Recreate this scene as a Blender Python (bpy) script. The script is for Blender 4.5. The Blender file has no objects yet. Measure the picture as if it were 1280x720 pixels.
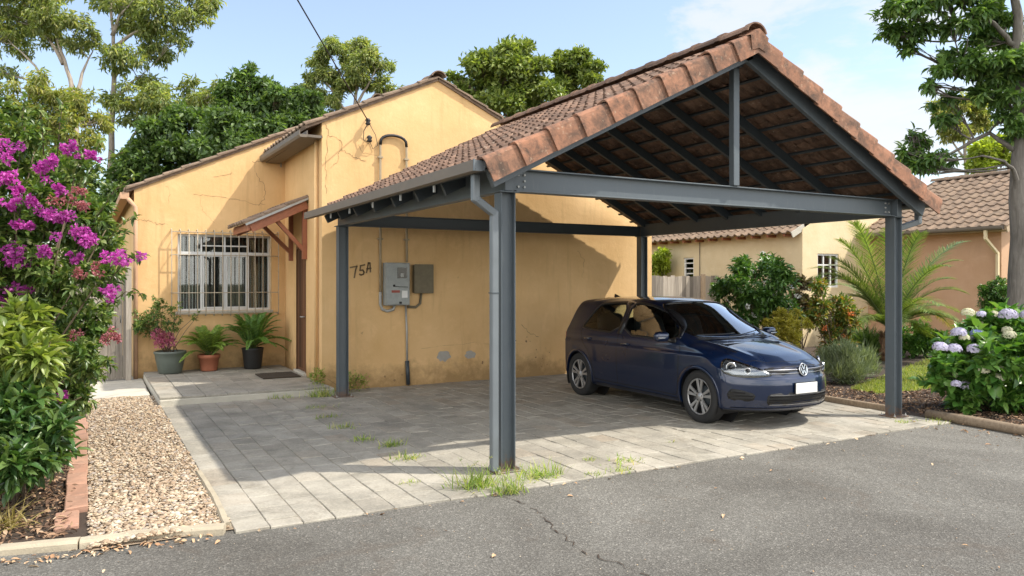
import bpy, bmesh, math, random
import numpy as np
from mathutils import Vector, Matrix, noise
from mathutils.bvhtree import BVHTree
from mathutils.geometry import delaunay_2d_cdt

random.seed(7)
scene = bpy.context.scene
COL = scene.collection
R = math.radians
PI = math.pi

# ------------------------------------------------------------------ tagging
def tag(o, label=None, cat=None, group=None, kind=None):
    if label: o['label'] = label
    if cat: o['category'] = cat
    if group: o['group'] = group
    if kind: o['kind'] = kind
    return o

def thing(name, label, cat, loc=(0, 0, 0), rz=0.0, group=None):
    o = bpy.data.objects.new(name, None)
    o.empty_display_size = 0.2
    COL.objects.link(o)
    o.location = loc
    o.rotation_euler = (0, 0, rz)
    return tag(o, label, cat, group)

ROOT = {}
def link_mesh(name, me, mats, parent=None, origin=None, local=False):
    """links a mesh given in world coordinates; parts are stored relative to the base of their thing"""
    if not isinstance(mats, (list, tuple)): mats = [mats]
    for m in mats: me.materials.append(m)
    o = bpy.data.objects.new(name, me)
    COL.objects.link(o)
    off = Vector((0, 0, 0))
    if parent is not None:
        o.parent = parent
        r = parent
        while r.parent: r = r.parent
        off = Vector(r.location)
    elif origin is not None:
        off = Vector(origin)
        o.location = origin
    if not local and off.length > 0:
        me.transform(Matrix.Translation(-off))
    return o

def dup_tree(src, loc, rz=0.0, label=None, group=None, scale=None):
    r = src.copy(); COL.objects.link(r)
    r.location = loc; r.rotation_euler = (0, 0, rz)
    if scale: r.scale = scale
    if label: r['label'] = label
    if group: r['group'] = group
    for ch in list(src.children):
        c = ch.copy(); COL.objects.link(c); c.parent = r
        for g in list(ch.children):
            d = g.copy(); COL.objects.link(d); d.parent = c
    return r

# ------------------------------------------------------------------ mesh builder
class MB:
    def __init__(s): s.v = []; s.f = []; s.mi = []; s.sm = []
    def add(s, vs, fs, mi=0, sm=False):
        b = len(s.v)
        s.v.extend([tuple(v) for v in vs])
        for f in fs:
            s.f.append(tuple(b + i for i in f)); s.mi.append(mi); s.sm.append(sm)
        return s
    def box(s, x0, x1, y0, y1, z0, z1, mi=0):
        return s.add([(x0,y0,z0),(x1,y0,z0),(x1,y1,z0),(x0,y1,z0),(x0,y0,z1),(x1,y0,z1),(x1,y1,z1),(x0,y1,z1)],
                     [(0,3,2,1),(4,5,6,7),(0,1,5,4),(1,2,6,5),(2,3,7,6),(3,0,4,7)], mi)
    def bar(s, p0, p1, w, h, up=(0,0,1), mi=0):
        p0 = Vector(p0); p1 = Vector(p1); d = (p1-p0).normalized(); up = Vector(up)
        sd = d.cross(up).normalized(); u = sd.cross(d).normalized()
        a = sd*w/2; b = u*h/2
        return s.add([p0-a-b,p0+a-b,p0+a+b,p0-a+b,p1-a-b,p1+a-b,p1+a+b,p1-a+b],
                     [(0,1,2,3),(7,6,5,4),(0,4,5,1),(1,5,6,2),(2,6,7,3),(3,7,4,0)], mi)
    def extrude(s, prof, p0, p1, up=(0,0,1), mi=0, closed=True, sm=False):
        """profile (side, up) swept from p0 to p1"""
        p0 = Vector(p0); p1 = Vector(p1); d = (p1-p0).normalized(); up = Vector(up)
        sd = d.cross(up).normalized(); u = sd.cross(d).normalized()
        n = len(prof)
        vs = [p0+sd*a+u*b for a,b in prof]+[p1+sd*a+u*b for a,b in prof]
        rng = n if closed else n-1
        fs = [(i,(i+1)%n,n+(i+1)%n,n+i) for i in range(rng)]
        s.add(vs, fs, mi, sm)
        if closed:
            s.add(vs[:n], [tuple(range(n-1,-1,-1))], mi); s.add(vs[n:], [tuple(range(n))], mi)
        return s
    def ibeam(s, p0, p1, depth, fl, tf, tw, up=(0,0,1), mi=0):
        h = depth/2; b = fl/2; w = tw/2
        pr = [(-b,-h),(b,-h),(b,-h+tf),(w,-h+tf),(w,h-tf),(b,h-tf),(b,h),(-b,h),(-b,h-tf),(-w,h-tf),(-w,-h+tf),(-b,-h+tf)]
        return s.extrude(pr, p0, p1, up, mi)
    def tube(s, pts, r, n=8, mi=0, cap=True, sm=True):
        pts = [Vector(p) for p in pts]; m = len(pts)
        rs = r if isinstance(r, (list, tuple)) else [r]*m
        t0 = (pts[1]-pts[0]).normalized()
        ref = Vector((0,0,1)) if abs(t0.z) < .9 else Vector((1,0,0))
        u = t0.cross(ref).normalized(); vs = []
        for i,p in enumerate(pts):
            t = (pts[min(i+1,m-1)]-pts[max(i-1,0)]).normalized()
            u = (u-t*u.dot(t)).normalized(); v = t.cross(u)
            for k in range(n):
                a = 2*PI*k/n
                vs.append(p+(u*math.cos(a)+v*math.sin(a))*rs[i])
        fs = [(i*n+k,i*n+(k+1)%n,(i+1)*n+(k+1)%n,(i+1)*n+k) for i in range(m-1) for k in range(n)]
        b = len(s.v); s.add(vs, fs, mi, sm)
        if cap:
            s.f.append(tuple(b+k for k in range(n-1,-1,-1))); s.mi.append(mi); s.sm.append(False)
            s.f.append(tuple(b+(m-1)*n+k for k in range(n))); s.mi.append(mi); s.sm.append(False)
        return s
    def lathe(s, org, axis, prof, n=24, mi=0, sm=True, closed=False):
        org = Vector(org); ax = Vector(axis).normalized()
        ref = Vector((0,0,1)) if abs(ax.z) < .9 else Vector((1,0,0))
        u = ax.cross(ref).normalized(); v = ax.cross(u)
        vs = [org+ax*t+(u*math.cos(2*PI*k/n)+v*math.sin(2*PI*k/n))*r for r,t in prof for k in range(n)]
        m = len(prof); rng = m if closed else m-1
        fs = [(i*n+k,i*n+(k+1)%n,((i+1)%m)*n+(k+1)%n,((i+1)%m)*n+k) for i in range(rng) for k in range(n)]
        return s.add(vs, fs, mi, sm)
    def prism(s, poly, o, U, V, W, mi=0):
        """polygon in (U,V) pushed out by vector W"""
        o = Vector(o); U = Vector(U); V = Vector(V); W = Vector(W); n = len(poly)
        vs = [o+U*a+V*b for a,b in poly]; vs += [p+W for p in vs]
        return s.add(vs, [tuple(range(n-1,-1,-1)), tuple(range(n,2*n))]+[(i,(i+1)%n,n+(i+1)%n,n+i) for i in range(n)], mi)
    def build(s, name, mats, parent=None, origin=None, bevel=0, seg=1, local=False, fix=True, smooth=None):
        me = bpy.data.meshes.new(name)
        me.from_pydata(s.v, [], s.f)
        me.polygons.foreach_set('material_index', s.mi)
        me.polygons.foreach_set('use_smooth', s.sm if smooth is None else [smooth]*len(s.f))
        me.update()
        if fix:
            bm = bmesh.new(); bm.from_mesh(me)
            bmesh.ops.recalc_face_normals(bm, faces=bm.faces); bm.to_mesh(me); bm.free()
        o = link_mesh(name, me, mats, parent, origin, local)
        if bevel > 0:
            b = o.modifiers.new('bevel', 'BEVEL'); b.width = bevel; b.segments = seg
            b.limit_method = 'ANGLE'; b.angle_limit = R(40)
        return o

def np_mesh(name, co, loops, starts, totals, mats, parent=None, origin=None, mi=None, smooth=True, local=False):
    me = bpy.data.meshes.new(name)
    me.vertices.add(len(co)); me.vertices.foreach_set('co', np.ascontiguousarray(co, dtype=np.float32).ravel())
    me.loops.add(len(loops)); me.loops.foreach_set('vertex_index', np.asarray(loops, dtype=np.int32))
    me.polygons.add(len(starts))
    me.polygons.foreach_set('loop_start', np.asarray(starts, dtype=np.int32))
    me.polygons.foreach_set('loop_total', np.asarray(totals, dtype=np.int32))
    if mi is not None: me.polygons.foreach_set('material_index', np.asarray(mi, dtype=np.int32))
    me.polygons.foreach_set('use_smooth', np.full(len(starts), smooth, dtype=bool))
    me.update(calc_edges=True)
    me.validate()
    return link_mesh(name, me, mats, parent, origin, local)

# ------------------------------------------------------------------ leaves
LEAF4 = (np.array([[0,0,0],[.42,.5,.16],[1,0,-.12],[.42,-.5,.16]]), [(0,1,2),(0,2,3)])
LEAF8 = (np.array([[0,0,0],[.33,0,-.03],[.68,0,-.09],[1,0,-.24],[.30,.46,.10],[.66,.38,.03],[.30,-.46,.10],[.66,-.38,.03]]),
         [(0,1,4),(1,2,5,4),(2,3,5),(0,6,1),(1,6,7,2),(2,7,3)])
BLADE = (np.array([[0,.5,0],[0,-.5,0],[.5,.38,.0],[.5,-.38,.0],[1,0,-.16]]), [(0,1,3,2),(2,3,4)])

def unit(a): return a/np.maximum(np.linalg.norm(a, axis=1, keepdims=True), 1e-9)

def leaves(name, P, D, L, W, mats, rng, parent=None, origin=None, tmpl=LEAF4, mi=None, roll=1.0, var=.3, up=None):
    """one small folded blade per point P along direction D (world coordinates)"""
    n = len(P); D = unit(D)
    ref = np.tile(np.array([[0,0,1.]]), (n,1)) if up is None else up
    ref = ref+rng.normal(0, .35*roll, (n,3))
    S = unit(np.cross(D, ref)); N = np.cross(S, D)
    l = L*(1+rng.uniform(-var, var, n)); w = W*(1+rng.uniform(-var, var, n))
    T, F = tmpl; k = len(T)
    co = P[:,None,:]+D[:,None,:]*(T[None,:,0,None]*l[:,None,None])+S[:,None,:]*(T[None,:,1,None]*w[:,None,None])+N[:,None,:]*(T[None,:,2,None]*l[:,None,None])
    co = co.reshape(-1,3)
    fl = np.concatenate([np.array(f) for f in F]); tot = np.array([len(f) for f in F])
    loops = (fl[None,:]+(np.arange(n)*k)[:,None]).ravel()
    totals = np.tile(tot, n); starts = np.concatenate([[0], np.cumsum(totals)[:-1]])
    m = None if mi is None else np.repeat(mi, len(F))
    return np_mesh(name, co, loops, starts, totals, mats, parent, origin, m)

def sph(rng, n):
    return unit(rng.normal(0, 1, (n,3)))

def clump_points(clumps, n, rng, shell=.55, lump=.25):
    """points spread through a set of ellipsoids (x,y,z,rx,ry,rz), more of them near the surface"""
    C = np.array([c[:3] for c in clumps], float); Rr = np.array([c[3:6] for c in clumps], float)
    w = Rr.prod(axis=1)**(2/3); w /= w.sum()
    idx = rng.choice(len(C), n, p=w)
    d = sph(rng, n)
    ph = rng.uniform(0, 6, (len(C),3))[idx]
    lum = 1+lump*np.sin(d[:,0]*5+ph[:,0])*np.sin(d[:,1]*5+ph[:,1])*1.3+lump*.5*np.sin(d[:,2]*7+ph[:,2])
    rad = (shell+(1-shell)*rng.random(n)**.6)*lum
    return C[idx]+d*Rr[idx]*rad[:,None], d, idx

def sprig(P, A, k, L, rng, spread=.9, gap=.35):
    """k leaves set round each twig end P with axis A"""
    n = len(P); A = unit(A)
    ref = unit(rng.normal(0, 1, (n,3)))
    U = unit(np.cross(A, ref)); V = np.cross(A, U)
    pts = []; dirs = []
    for j in range(k):
        a = 2.4*j+rng.uniform(-.4, .4, n)
        sp = spread*(1-.45*j/max(k-1,1))
        d = A*np.cos(sp)[...,None] if hasattr(sp, 'shape') else A*math.cos(sp)
        d = d+(U*np.cos(a)[:,None]+V*np.sin(a)[:,None])*math.sin(sp)
        d = d+rng.normal(0, .14, (n,3))
        pts.append(P+A*(j/max(k-1,1)-.5)*L*gap*2); dirs.append(d)
    return np.concatenate(pts), np.concatenate(dirs)

# ------------------------------------------------------------------ materials
class NT:
    def __init__(s, name):
        s.m = bpy.data.materials.new(name); s.m.use_nodes = True
        s.t = s.m.node_tree; s.t.nodes.clear()
        s.out = s.t.nodes.new('ShaderNodeOutputMaterial')
    def n(s, typ, props=None, **ins):
        nd = s.t.nodes.new('ShaderNode'+typ)
        for k, v in (props or {}).items(): setattr(nd, k, v)
        for k, v in ins.items():
            key = int(k[1:]) if k[0] == '_' and k[1:].isdigit() else k.replace('_', ' ')
            sock = nd.inputs[key]
            if isinstance(v, bpy.types.NodeSocket): s.t.links.new(v, sock)
            else: sock.default_value = v
        return nd
    def pos(s): return s.n('NewGeometry').outputs['Position']
    def rnd(s): return s.n('NewGeometry').outputs['Random Per Island']
    def mapv(s, v, scale): return s.n('VectorMath', {'operation':'MULTIPLY'}, _0=v, _1=scale).outputs[0]
    def noise(s, v, scale, detail=4, rough=.6, dist=0):
        return s.n('TexNoise', Vector=v, Scale=scale, Detail=detail, Roughness=rough, Distortion=dist).outputs['Fac']
    def ramp(s, fac, stops, interp='LINEAR'):
        r = s.n('ValToRGB', Fac=fac); e = r.color_ramp.elements; r.color_ramp.interpolation = interp
        while len(e) < len(stops): e.new(.5)
        for i, (p, c) in enumerate(stops):
            e[i].position = p; e[i].color = (c, c, c, 1) if isinstance(c, (int, float)) else (*c, 1)
        return r.outputs['Color']
    def mix(s, fac, a, b, mode='MIX'):
        nd = s.n('Mix', {'data_type':'RGBA', 'blend_type':mode})
        for i, v in ((0, fac), (6, a), (7, b)):
            if isinstance(v, bpy.types.NodeSocket): s.t.links.new(v, nd.inputs[i])
            else: nd.inputs[i].default_value = v if i == 0 else (*v, 1)
        return nd.outputs[2]
    def math(s, op, a, b=0.0, clamp=False):
        return s.n('Math', {'operation':op, 'use_clamp':clamp}, _0=a, _1=b).outputs[0]
    def sep(s, v): return s.n('SeparateXYZ', Vector=v).outputs
    def bump(s, h, strength=.3, dist=.01, normal=None):
        kw = dict(Height=h, Strength=strength, Distance=dist)
        if normal is not None: kw['Normal'] = normal
        return s.n('Bump', **kw).outputs[0]
    def bsdf(s, col, rough=.7, metal=0.0, normal=None, **kw):
        d = s.n('BsdfPrincipled')
        def put(k, v):
            if isinstance(v, bpy.types.NodeSocket): s.t.links.new(v, d.inputs[k])
            else: d.inputs[k].default_value = (*v, 1) if isinstance(v, tuple) and len(v) == 3 else v
        put('Base Color', col); put('Roughness', rough); put('Metallic', metal)
        if normal is not None: put('Normal', normal)
        for k, v in kw.items(): put(k.replace('_', ' '), v)
        s.t.links.new(d.outputs[0], s.out.inputs[0])
        return d
    def done(s): return s.m

def srgb(r, g, b):
    f = lambda c: (c/255/12.92) if c/255 <= .04045 else ((c/255+.055)/1.055)**2.4
    return (f(r), f(g), f(b))

M = {}
def simple(name, col, rough=.6, metal=0.0, nscale=8, namt=.18, bump=0.0, bscale=40, **kw):
    """a plain colour broken by soft noise wear"""
    t = NT(name); p = t.n('TexCoord').outputs['Object']
    f = t.noise(p, nscale, 5)
    c = t.mix(f, tuple(x*(1-namt) for x in col), tuple(min(1, x*(1+namt)) for x in col))
    nm = t.bump(t.noise(p, bscale, 4), bump, .01) if bump else None
    rr = t.math('ADD', rough-.06, t.math('MULTIPLY', f, .12))
    t.bsdf(c, rr, metal, nm, **kw); M[name] = t.done(); return M[name]

LEAF_GAIN = 1.55
def leafmat(name, cols, trans=.35, rough=.42, tcol=None, spec=.5):
    """foliage: colour picked per leaf, light let through the blade"""
    t = NT(name); r = t.rnd()
    k = LEAF_GAIN*{'broad_leaf_dark':1.12,'round_tree_leaf':1.3,'gum_leaf':1.28,'gum_leaf_light':1.12,'bougainvillea_leaf':1.15,'street_tree_leaf':1.3,'pale_leaf':.72,'croton_leaf':.9,'broad_shrub_leaf':1.1}.get(name,1) if name.split('_')[-1] in ('leaf','blade','dark','light') else 1.0
    st = [(i/(len(cols)-1), tuple(v*k for v in c)) for i, c in enumerate(cols)]
    c = t.ramp(r, st)
    big = t.noise(t.pos(), 1.3, 2)
    c = t.mix(1.0, c, t.ramp(big, [(.3, .78), (.7, 1.2)]), 'MULTIPLY')
    d = t.bsdf(c, rough, 0, None, Specular_IOR_Level=spec)
    tc = t.mix(1.0, c, (1.5, 1.55, .55) if tcol is None else tcol, 'MULTIPLY')
    tr = t.n('BsdfTranslucent', Color=tc)
    mx = t.n('MixShader', _0=trans, _1=d.outputs[0], _2=tr.outputs[0])
    t.t.links.new(mx.outputs[0], t.out.inputs[0])
    M[name] = t.done(); return M[name]

def stucco(name, base, dirty, base_dirt=True, strk=.42):
    t = NT(name); p = t.pos(); z = t.sep(p)[2]
    blot = t.noise(p, .9, 6, .65)
    c = t.mix(t.ramp(blot, [(.35, 0), (.7, 1)]), base, tuple(x*y for x, y in zip(base, (.86, .82, .74))))
    wash = t.noise(p, 2.7, 5, .7, .6)
    c = t.mix(t.ramp(wash, [(.55, 0), (.78, .5)]), c, tuple(min(1, x*1.12+.03) for x in base))
    streak = t.noise(t.mapv(p, (5.5, 5.5, .55)), 1.6, 5, .62)
    c = t.mix(t.ramp(streak, [(.54, 0), (.76, strk)]), c, dirty)
    spots = t.noise(p, 7.5, 6, .75, .8)
    c = t.mix(t.ramp(spots, [(.66, 0), (.74, .55)]), c, tuple(x*.45 for x in dirty))
    if base_dirt:
        zz = t.math('ADD', z, t.math('MULTIPLY', t.math('SUBTRACT', t.noise(p, 3.2, 6, .7), .5), 1.1))
        splash = t.ramp(zz, [(.05, .8), (.42, 0)])
        c = t.mix(splash, c, tuple(x*.62 for x in dirty))
    fine = t.noise(p, 95, 3, .6); mid = t.noise(p, 11, 5, .6)
    nm = t.bump(mid, .25, .02, t.bump(fine, .35, .004))
    t.bsdf(c, .92, 0, nm, Specular_IOR_Level=.2)
    M[name] = t.done(); return M[name]

def make_materials():
    stucco('yellow_stucco', (.72, .48, .238), (.45, .285, .125))
    stucco('cream_stucco', (.70, .58, .38), (.5, .4, .26), True, .15)
    stucco('peach_stucco', (.54, .345, .225), (.42, .26, .16), True, .2)
    # clay roof tiles
    def tile(name, stops, dark, lichen, amt=.6):
        t = NT(name); p = t.pos()
        c = t.ramp(t.rnd(), stops)
        f = t.noise(p, 7, 6, .72, .4)
        c = t.mix(t.ramp(f, [(.44, 0), (.66, amt)]), c, dark)
        w_ = t.noise(p, 2.6, 6, .7, .5); c = t.mix(t.ramp(w_, [(.47, 0), (.64, amt*.75)]), c, dark)
        l = t.noise(p, 23, 4, .6)
        c = t.mix(t.ramp(l, [(.6, 0), (.72, .55)]), c, lichen)
        nm = t.bump(t.noise(p, 120, 3), .4, .004)
        t.bsdf(c, .88, 0, nm, Specular_IOR_Level=.25); M[name] = t.done()
    tile('clay_tile', [(0, (.12, .075, .053)), (.35, (.175, .106, .073)), (.7, (.25, .155, .108)), (1, (.155, .098, .07))], (.065, .046, .037), (.36, .29, .22), .75)
    tile('verge_tile', [(0, (.235, .118, .073)), (.35, (.31, .15, .09)), (.7, (.26, .14, .09)), (1, (.185, .108, .073))], (.075, .052, .04), (.40, .30, .21), .95)
    tile('grey_tile', [(0, (.20, .145, .10)), (.5, (.255, .18, .125)), (1, (.21, .145, .10))], (.085, .065, .05), (.32, .25, .185), .6)
    tile('brick_edging', [(0, (.40, .215, .145)), (.5, (.45, .26, .18)), (1, (.37, .21, .145))], (.22, .15, .11), (.5, .36, .28), .5)
    # steel
    t = NT('grey_steel'); p = t.pos()
    f = t.noise(p, 3.5, 6, .7); g = t.noise(t.mapv(p, (14, 14, 1.5)), 2.2, 4, .6)
    c = t.mix(f, (.062, .077, .088), (.098, .116, .128))
    c = t.mix(t.ramp(g, [(.58, 0), (.8, .4)]), c, (.16, .165, .16))
    s = t.noise(p, 38, 5, .75)
    c = t.mix(t.ramp(s, [(.70, 0), (.78, .6)]), c, (.12, .07, .045))
    zr = t.math('ADD', t.sep(p)[2], t.math('MULTIPLY', t.math('SUBTRACT', t.noise(p, 16, 5, .7), .5), .5))
    c = t.mix(t.ramp(zr, [(.02, .85), (.13, 0)]), c, (.15, .085, .05))
    t.bsdf(c, t.math('ADD', .36, t.math('MULTIPLY', f, .2)), 0, t.bump(t.noise(p, 60, 3), .06, .004), Specular_IOR_Level=.5); M['grey_steel'] = t.done()
    simple('rust_brown', (.16, .075, .035), .95, 0, 30, .5)
    simple('dark_steel', (.035, .045, .053), .5, 0, 4, .25)
    simple('gutter_brown', (.145, .118, .09), .6, 0, 6, .25)
    simple('gutter_steel', (.135, .152, .163), .42, .1, 5, .2)
    simple('galvanised', (.36, .36, .34), .5, .2, 9, .25)
    simple('old_conduit', (.36, .29, .19), .7, 0, 9, .3)
    simple('black_rubber', (.012, .012, .013), .55)
    simple('meter_paint', (.30, .32, .31), .5, 0, 14, .25, .15)
    simple('fuse_paint', (.16, .135, .085), .7, 0, 14, .35, .2)
    simple('dark_glass_plain', (.01, .012, .013), .08)
    simple('white_plastic', (.7, .7, .68), .4, 0, 8, .06)
    simple('red_print', (.30, .07, .05), .6)
    simple('ink', (.19, .135, .075), .9, 0, 30, .5)
    simple('mortar_grey', (.36, .34, .30), .95, 0, 20, .25, .5)
    simple('crack_dark', (.25, .155, .075), 1.0, 0, 30, .4)
    simple('aluminium', (.62, .63, .62), .42, .25, 12, .12)
    simple('rusty_bar', (.42, .36, .27), .75, .1, 30, .5)
    simple('oiled_wood', (.29, .105, .05), .62, 0, 12, .35, .25)
    simple('pale_timber', (.40, .30, .2), .75, 0, 12, .3, .25)
    simple('concrete_edge', (.36, .31, .225), .95, 0, 5, .35, .5, 45)
    simple('concrete_pale', (.46, .43, .36), .95, 0, 5, .25, .4, 45)
    simple('room_dark', (.035, .03, .025), .9)
    simple('door_mat', (.05, .038, .025), 1.0, 0, 60, .5, .8, 200)
    simple('soil', (.045, .03, .02), 1.0, 0, 25, .5, .6, 40)
    # door wood & weathered boards
    def wood(name, a, b, ax, sc=1.0, rough=.8):
        t = NT(name); p = t.pos()
        s = [9.0]*3; s[ax] = .55
        g = t.noise(t.mapv(p, tuple(x*sc for x in s)), 3.0, 6, .7, .8)
        c = t.mix(t.ramp(g, [(.3, 0), (.72, 1)]), a, b)
        c = t.mix(1.0, c, t.ramp(t.rnd(), [(0, .55), (1, 1.3)]), 'MULTIPLY')
        t.bsdf(c, rough, 0, t.bump(g, .35, .008), Specular_IOR_Level=.3); M[name] = t.done()
    wood('door_wood', (.085, .038, .018), (.16, .075, .034), 2)
    wood('weathered_board', (.20, .17, .14), (.40, .355, .295), 2, 1.0, .95)
    wood('sleeper_wood', (.17, .125, .085), (.30, .235, .165), 0, 1.0, .95)
    # asphalt
    t = NT('asphalt'); p = t.pos()
    v = t.n('TexVoronoi', Vector=p, Scale=95.0); rr = t.sep(v.outputs['Color'])[0]
    c = t.ramp(rr, [(0, (.106, .102, .092)), (.5, (.138, .133, .120)), (.86, (.176, .170, .154)), (.965, (.218, .21, .19)), (1, (.29, .278, .25))])
    fine = t.noise(p, 260, 2, .5)
    c = t.mix(1.0, c, t.ramp(fine, [(.3, .7), (.7, 1.25)]), 'MULTIPLY')
    big = t.noise(p, .55, 5, .6, .5)
    c = t.mix(1.0, c, t.ramp(big, [(.34, (.66, .64, .62)), (.64, (1.10, 1.09, 1.07))]), 'MULTIPLY')
    st = t.noise(p, 1.9, 5, .65, 1.2)
    c = t.mix(t.ramp(st, [(.58, 0), (.75, .45)]), c, (.098, .076, .058))
    h = t.math('ADD', v.outputs['Distance'], t.math('MULTIPLY', fine, .4))
    t.bsdf(c, .93, 0, t.bump(h, .55, .008), Specular_IOR_Level=.25); M['asphalt'] = t.done()
    # pavers
    t = NT('paver'); p = t.pos()
    c = t.ramp(t.rnd(), [(0, (.275, .255, .22)), (.3, (.335, .315, .275)), (.6, (.30, .28, .24)), (.82, (.36, .338, .295)), (1, (.315, .275, .225))])
    f = t.noise(p, 2.1, 6, .7, .5)
    c = t.mix(1.0, c, t.ramp(f, [(.3, (.68, .68, .66)), (.65, (1.1, 1.08, 1.03))]), 'MULTIPLY')
    g = t.noise(p, 55, 5, .7)
    c = t.mix(1.0, c, t.ramp(g, [(.3, .78), (.7, 1.18)]), 'MULTIPLY')
    mo = t.noise(p, 5.3, 6, .72, .9)
    c = t.mix(t.ramp(mo, [(.54, 0), (.74, .6)]), c, (.15, .128, .10))
    pl = t.noise(p, 1.1, 5, .65, .8); c = t.mix(t.ramp(pl, [(.52, 0), (.7, .5)]), c, (.44, .41, .35))
    t.bsdf(c, .93, 0, t.bump(g, .35, .006), Specular_IOR_Level=.25); M['paver'] = t.done()
    simple('sand_bed', (.25, .19, .13), 1.0, 0, 30, .4, .5, 60)
    simple('paver_joint', (.215, .187, .145), 1.0, 0, 3.5, .75)
    # stones, mulch, earth, grass
    t = NT('pebble'); p = t.pos()
    c = t.ramp(t.rnd(), [(0, (.29, .21, .14)), (.18, (.42, .32, .22)), (.36, (.47, .38, .275)), (.52, (.36, .26, .175)), (.66, (.53, .455, .35)), (.8, (.33, .28, .235)), (.92, (.46, .36, .235)), (1, (.58, .51, .41))], 'CONSTANT')
    c = t.mix(1.0, c, t.ramp(t.noise(p, 60, 4), [(.3, .75), (.7, 1.15)]), 'MULTIPLY')
    t.bsdf(c, .8, 0, t.bump(t.noise(p, 150, 3), .25, .003), Specular_IOR_Level=.3); M['pebble'] = t.done()
    t = NT('bark_chip'); p = t.pos()
    c = t.ramp(t.rnd(), [(0, (.075, .042, .026)), (.3, (.15, .085, .05)), (.6, (.235, .14, .08)), (.85, (.33, .215, .13)), (1, (.44, .32, .21))])
    t.bsdf(c, .9); M['bark_chip'] = t.done()
    t = NT('dead_leaf'); c = t.ramp(t.rnd(), [(0, (.30, .16, .08)), (.5, (.42, .27, .15)), (1, (.58, .46, .31))])
    t.bsdf(c, .8); M['dead_leaf'] = t.done()
    t = NT('earth'); p = t.pos()
    c = t.mix(t.noise(p, 1.3, 6), (.10, .085, .045), (.13, .14, .06))
    c = t.mix(1.0, c, t.ramp(t.noise(p, 35, 4), [(.3, .6), (.7, 1.3)]), 'MULTIPLY')
    t.bsdf(c, 1.0, 0, t.bump(t.noise(p, 30, 4), .6, .03)); M['earth'] = t.done()
    t = NT('lawn_soil'); p = t.pos()
    c = t.mix(t.noise(p, 3, 5), (.075, .10, .022), (.12, .15, .035)); t.bsdf(c, 1.0); M['lawn_soil'] = t.done()
    # bark
    def bark(name, a, b, sc=2.2):
        t = NT(name); p = t.pos()
        g = t.noise(t.mapv(p, (8, 8, 1.3)), sc, 6, .7, .6)
        f = t.noise(p, 1.4, 4)
        c = t.mix(t.ramp(g, [(.3, 0), (.7, 1)]), a, b)
        c = t.mix(1.0, c, t.ramp(f, [(.3, .75), (.7, 1.2)]), 'MULTIPLY')
        t.bsdf(c, .9, 0, t.bump(g, .7, .03)); M[name] = t.done()
    bark('gum_bark', (.24, .19, .145), (.44, .385, .32), 1.2)
    bark('grey_bark', (.10, .088, .072), (.215, .195, .17))
    bark('brown_bark', (.09, .06, .04), (.19, .14, .10))
    bark('palm_bark', (.10, .055, .03), (.25, .16, .095), 3)
    # foliage
    leafmat('gum_leaf', [(.075, .10, .038), (.12, .15, .052), (.165, .19, .068), (.21, .205, .09)], .42)
    leafmat('gum_leaf_light', [(.075, .10, .028), (.14, .165, .042), (.205, .21, .058), (.23, .21, .085)], .42)
    leafmat('broad_leaf_dark', [(.028, .052, .016), (.048, .086, .026), (.074, .118, .038), (.105, .150, .052)], .4)
    leafmat('round_tree_leaf', [(.04, .062, .014), (.075, .105, .022), (.115, .145, .032), (.15, .175, .045)], .3)
    leafmat('street_tree_leaf', [(.026, .052, .016), (.045, .086, .024), (.068, .118, .034), (.105, .155, .045)], .38)
    leafmat('lime_leaf', [(.12, .16, .02), (.19, .24, .03), (.26, .30, .04)], .4)
    leafmat('bougainvillea_leaf', [(.025, .05, .012), (.05, .088, .02), (.085, .125, .032), (.15, .175, .06)], .3, .36)
    leafmat('bougainvillea_bract', [(.34, .035, .25), (.46, .06, .36), (.56, .11, .46), (.44, .07, .31)], .35, .6, (1.3, .9, 1.25))
    leafmat('faded_bract', [(.30, .09, .10), (.42, .15, .15), (.36, .13, .16)], .3, .6, (1.3, .9, 1.0))
    leafmat('pale_leaf', [(.10, .15, .03), (.165, .225, .045), (.235, .29, .07), (.33, .36, .12)], .35, .38)
    leafmat('fern_leaf', [(.10, .165, .03), (.16, .235, .045), (.23, .30, .07)], .35)
    leafmat('fern_leaf_dark', [(.055, .12, .024), (.09, .175, .036), (.135, .22, .05)], .35)
    leafmat('broad_shrub_leaf', [(.016, .040, .010), (.03, .066, .016), (.052, .092, .024), (.085, .125, .04)], .25, .34)
    leafmat('glossy_leaf', [(.025, .062, .014), (.05, .105, .022), (.085, .15, .035)], .25, .3)
    leafmat('yellow_bush_leaf', [(.15, .14, .022), (.23, .205, .035), (.31, .26, .05)], .35)
    leafmat('red_dark_leaf', [(.05, .04, .024), (.085, .06, .034), (.06, .075, .028)], .25)
    leafmat('croton_leaf', [(.045, .085, .016), (.07, .11, .02), (.10, .14, .025), (.20, .17, .03), (.24, .10, .03)], .3)
    leafmat('lavender_leaf', [(.085, .11, .062), (.135, .165, .095), (.19, .215, .135)], .25, .7)
    leafmat('palm_leaf', [(.065, .105, .025), (.10, .15, .038), (.145, .19, .055), (.19, .215, .075)], .35, .36)
    leafmat('palm_leaf_dry', [(.24, .19, .07), (.32, .26, .10)], .3, .5)
    leafmat('hydrangea_leaf', [(.025, .07, .013), (.045, .11, .02), (.08, .16, .032), (.11, .19, .042)], .28, .33)
    leafmat('hydrangea_mauve', [(.46, .44, .58), (.56, .54, .67), (.64, .62, .70)], .25, .7, (1.1, 1.0, 1.1))
    leafmat('hydrangea_blue', [(.26, .33, .62), (.36, .43, .70), (.45, .50, .72)], .25, .7, (1.0, 1.0, 1.1))
    leafmat('hydrangea_cream', [(.52, .54, .36), (.60, .60, .42), (.55, .50, .40)], .25, .7, (1.1, 1.1, .9))
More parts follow.
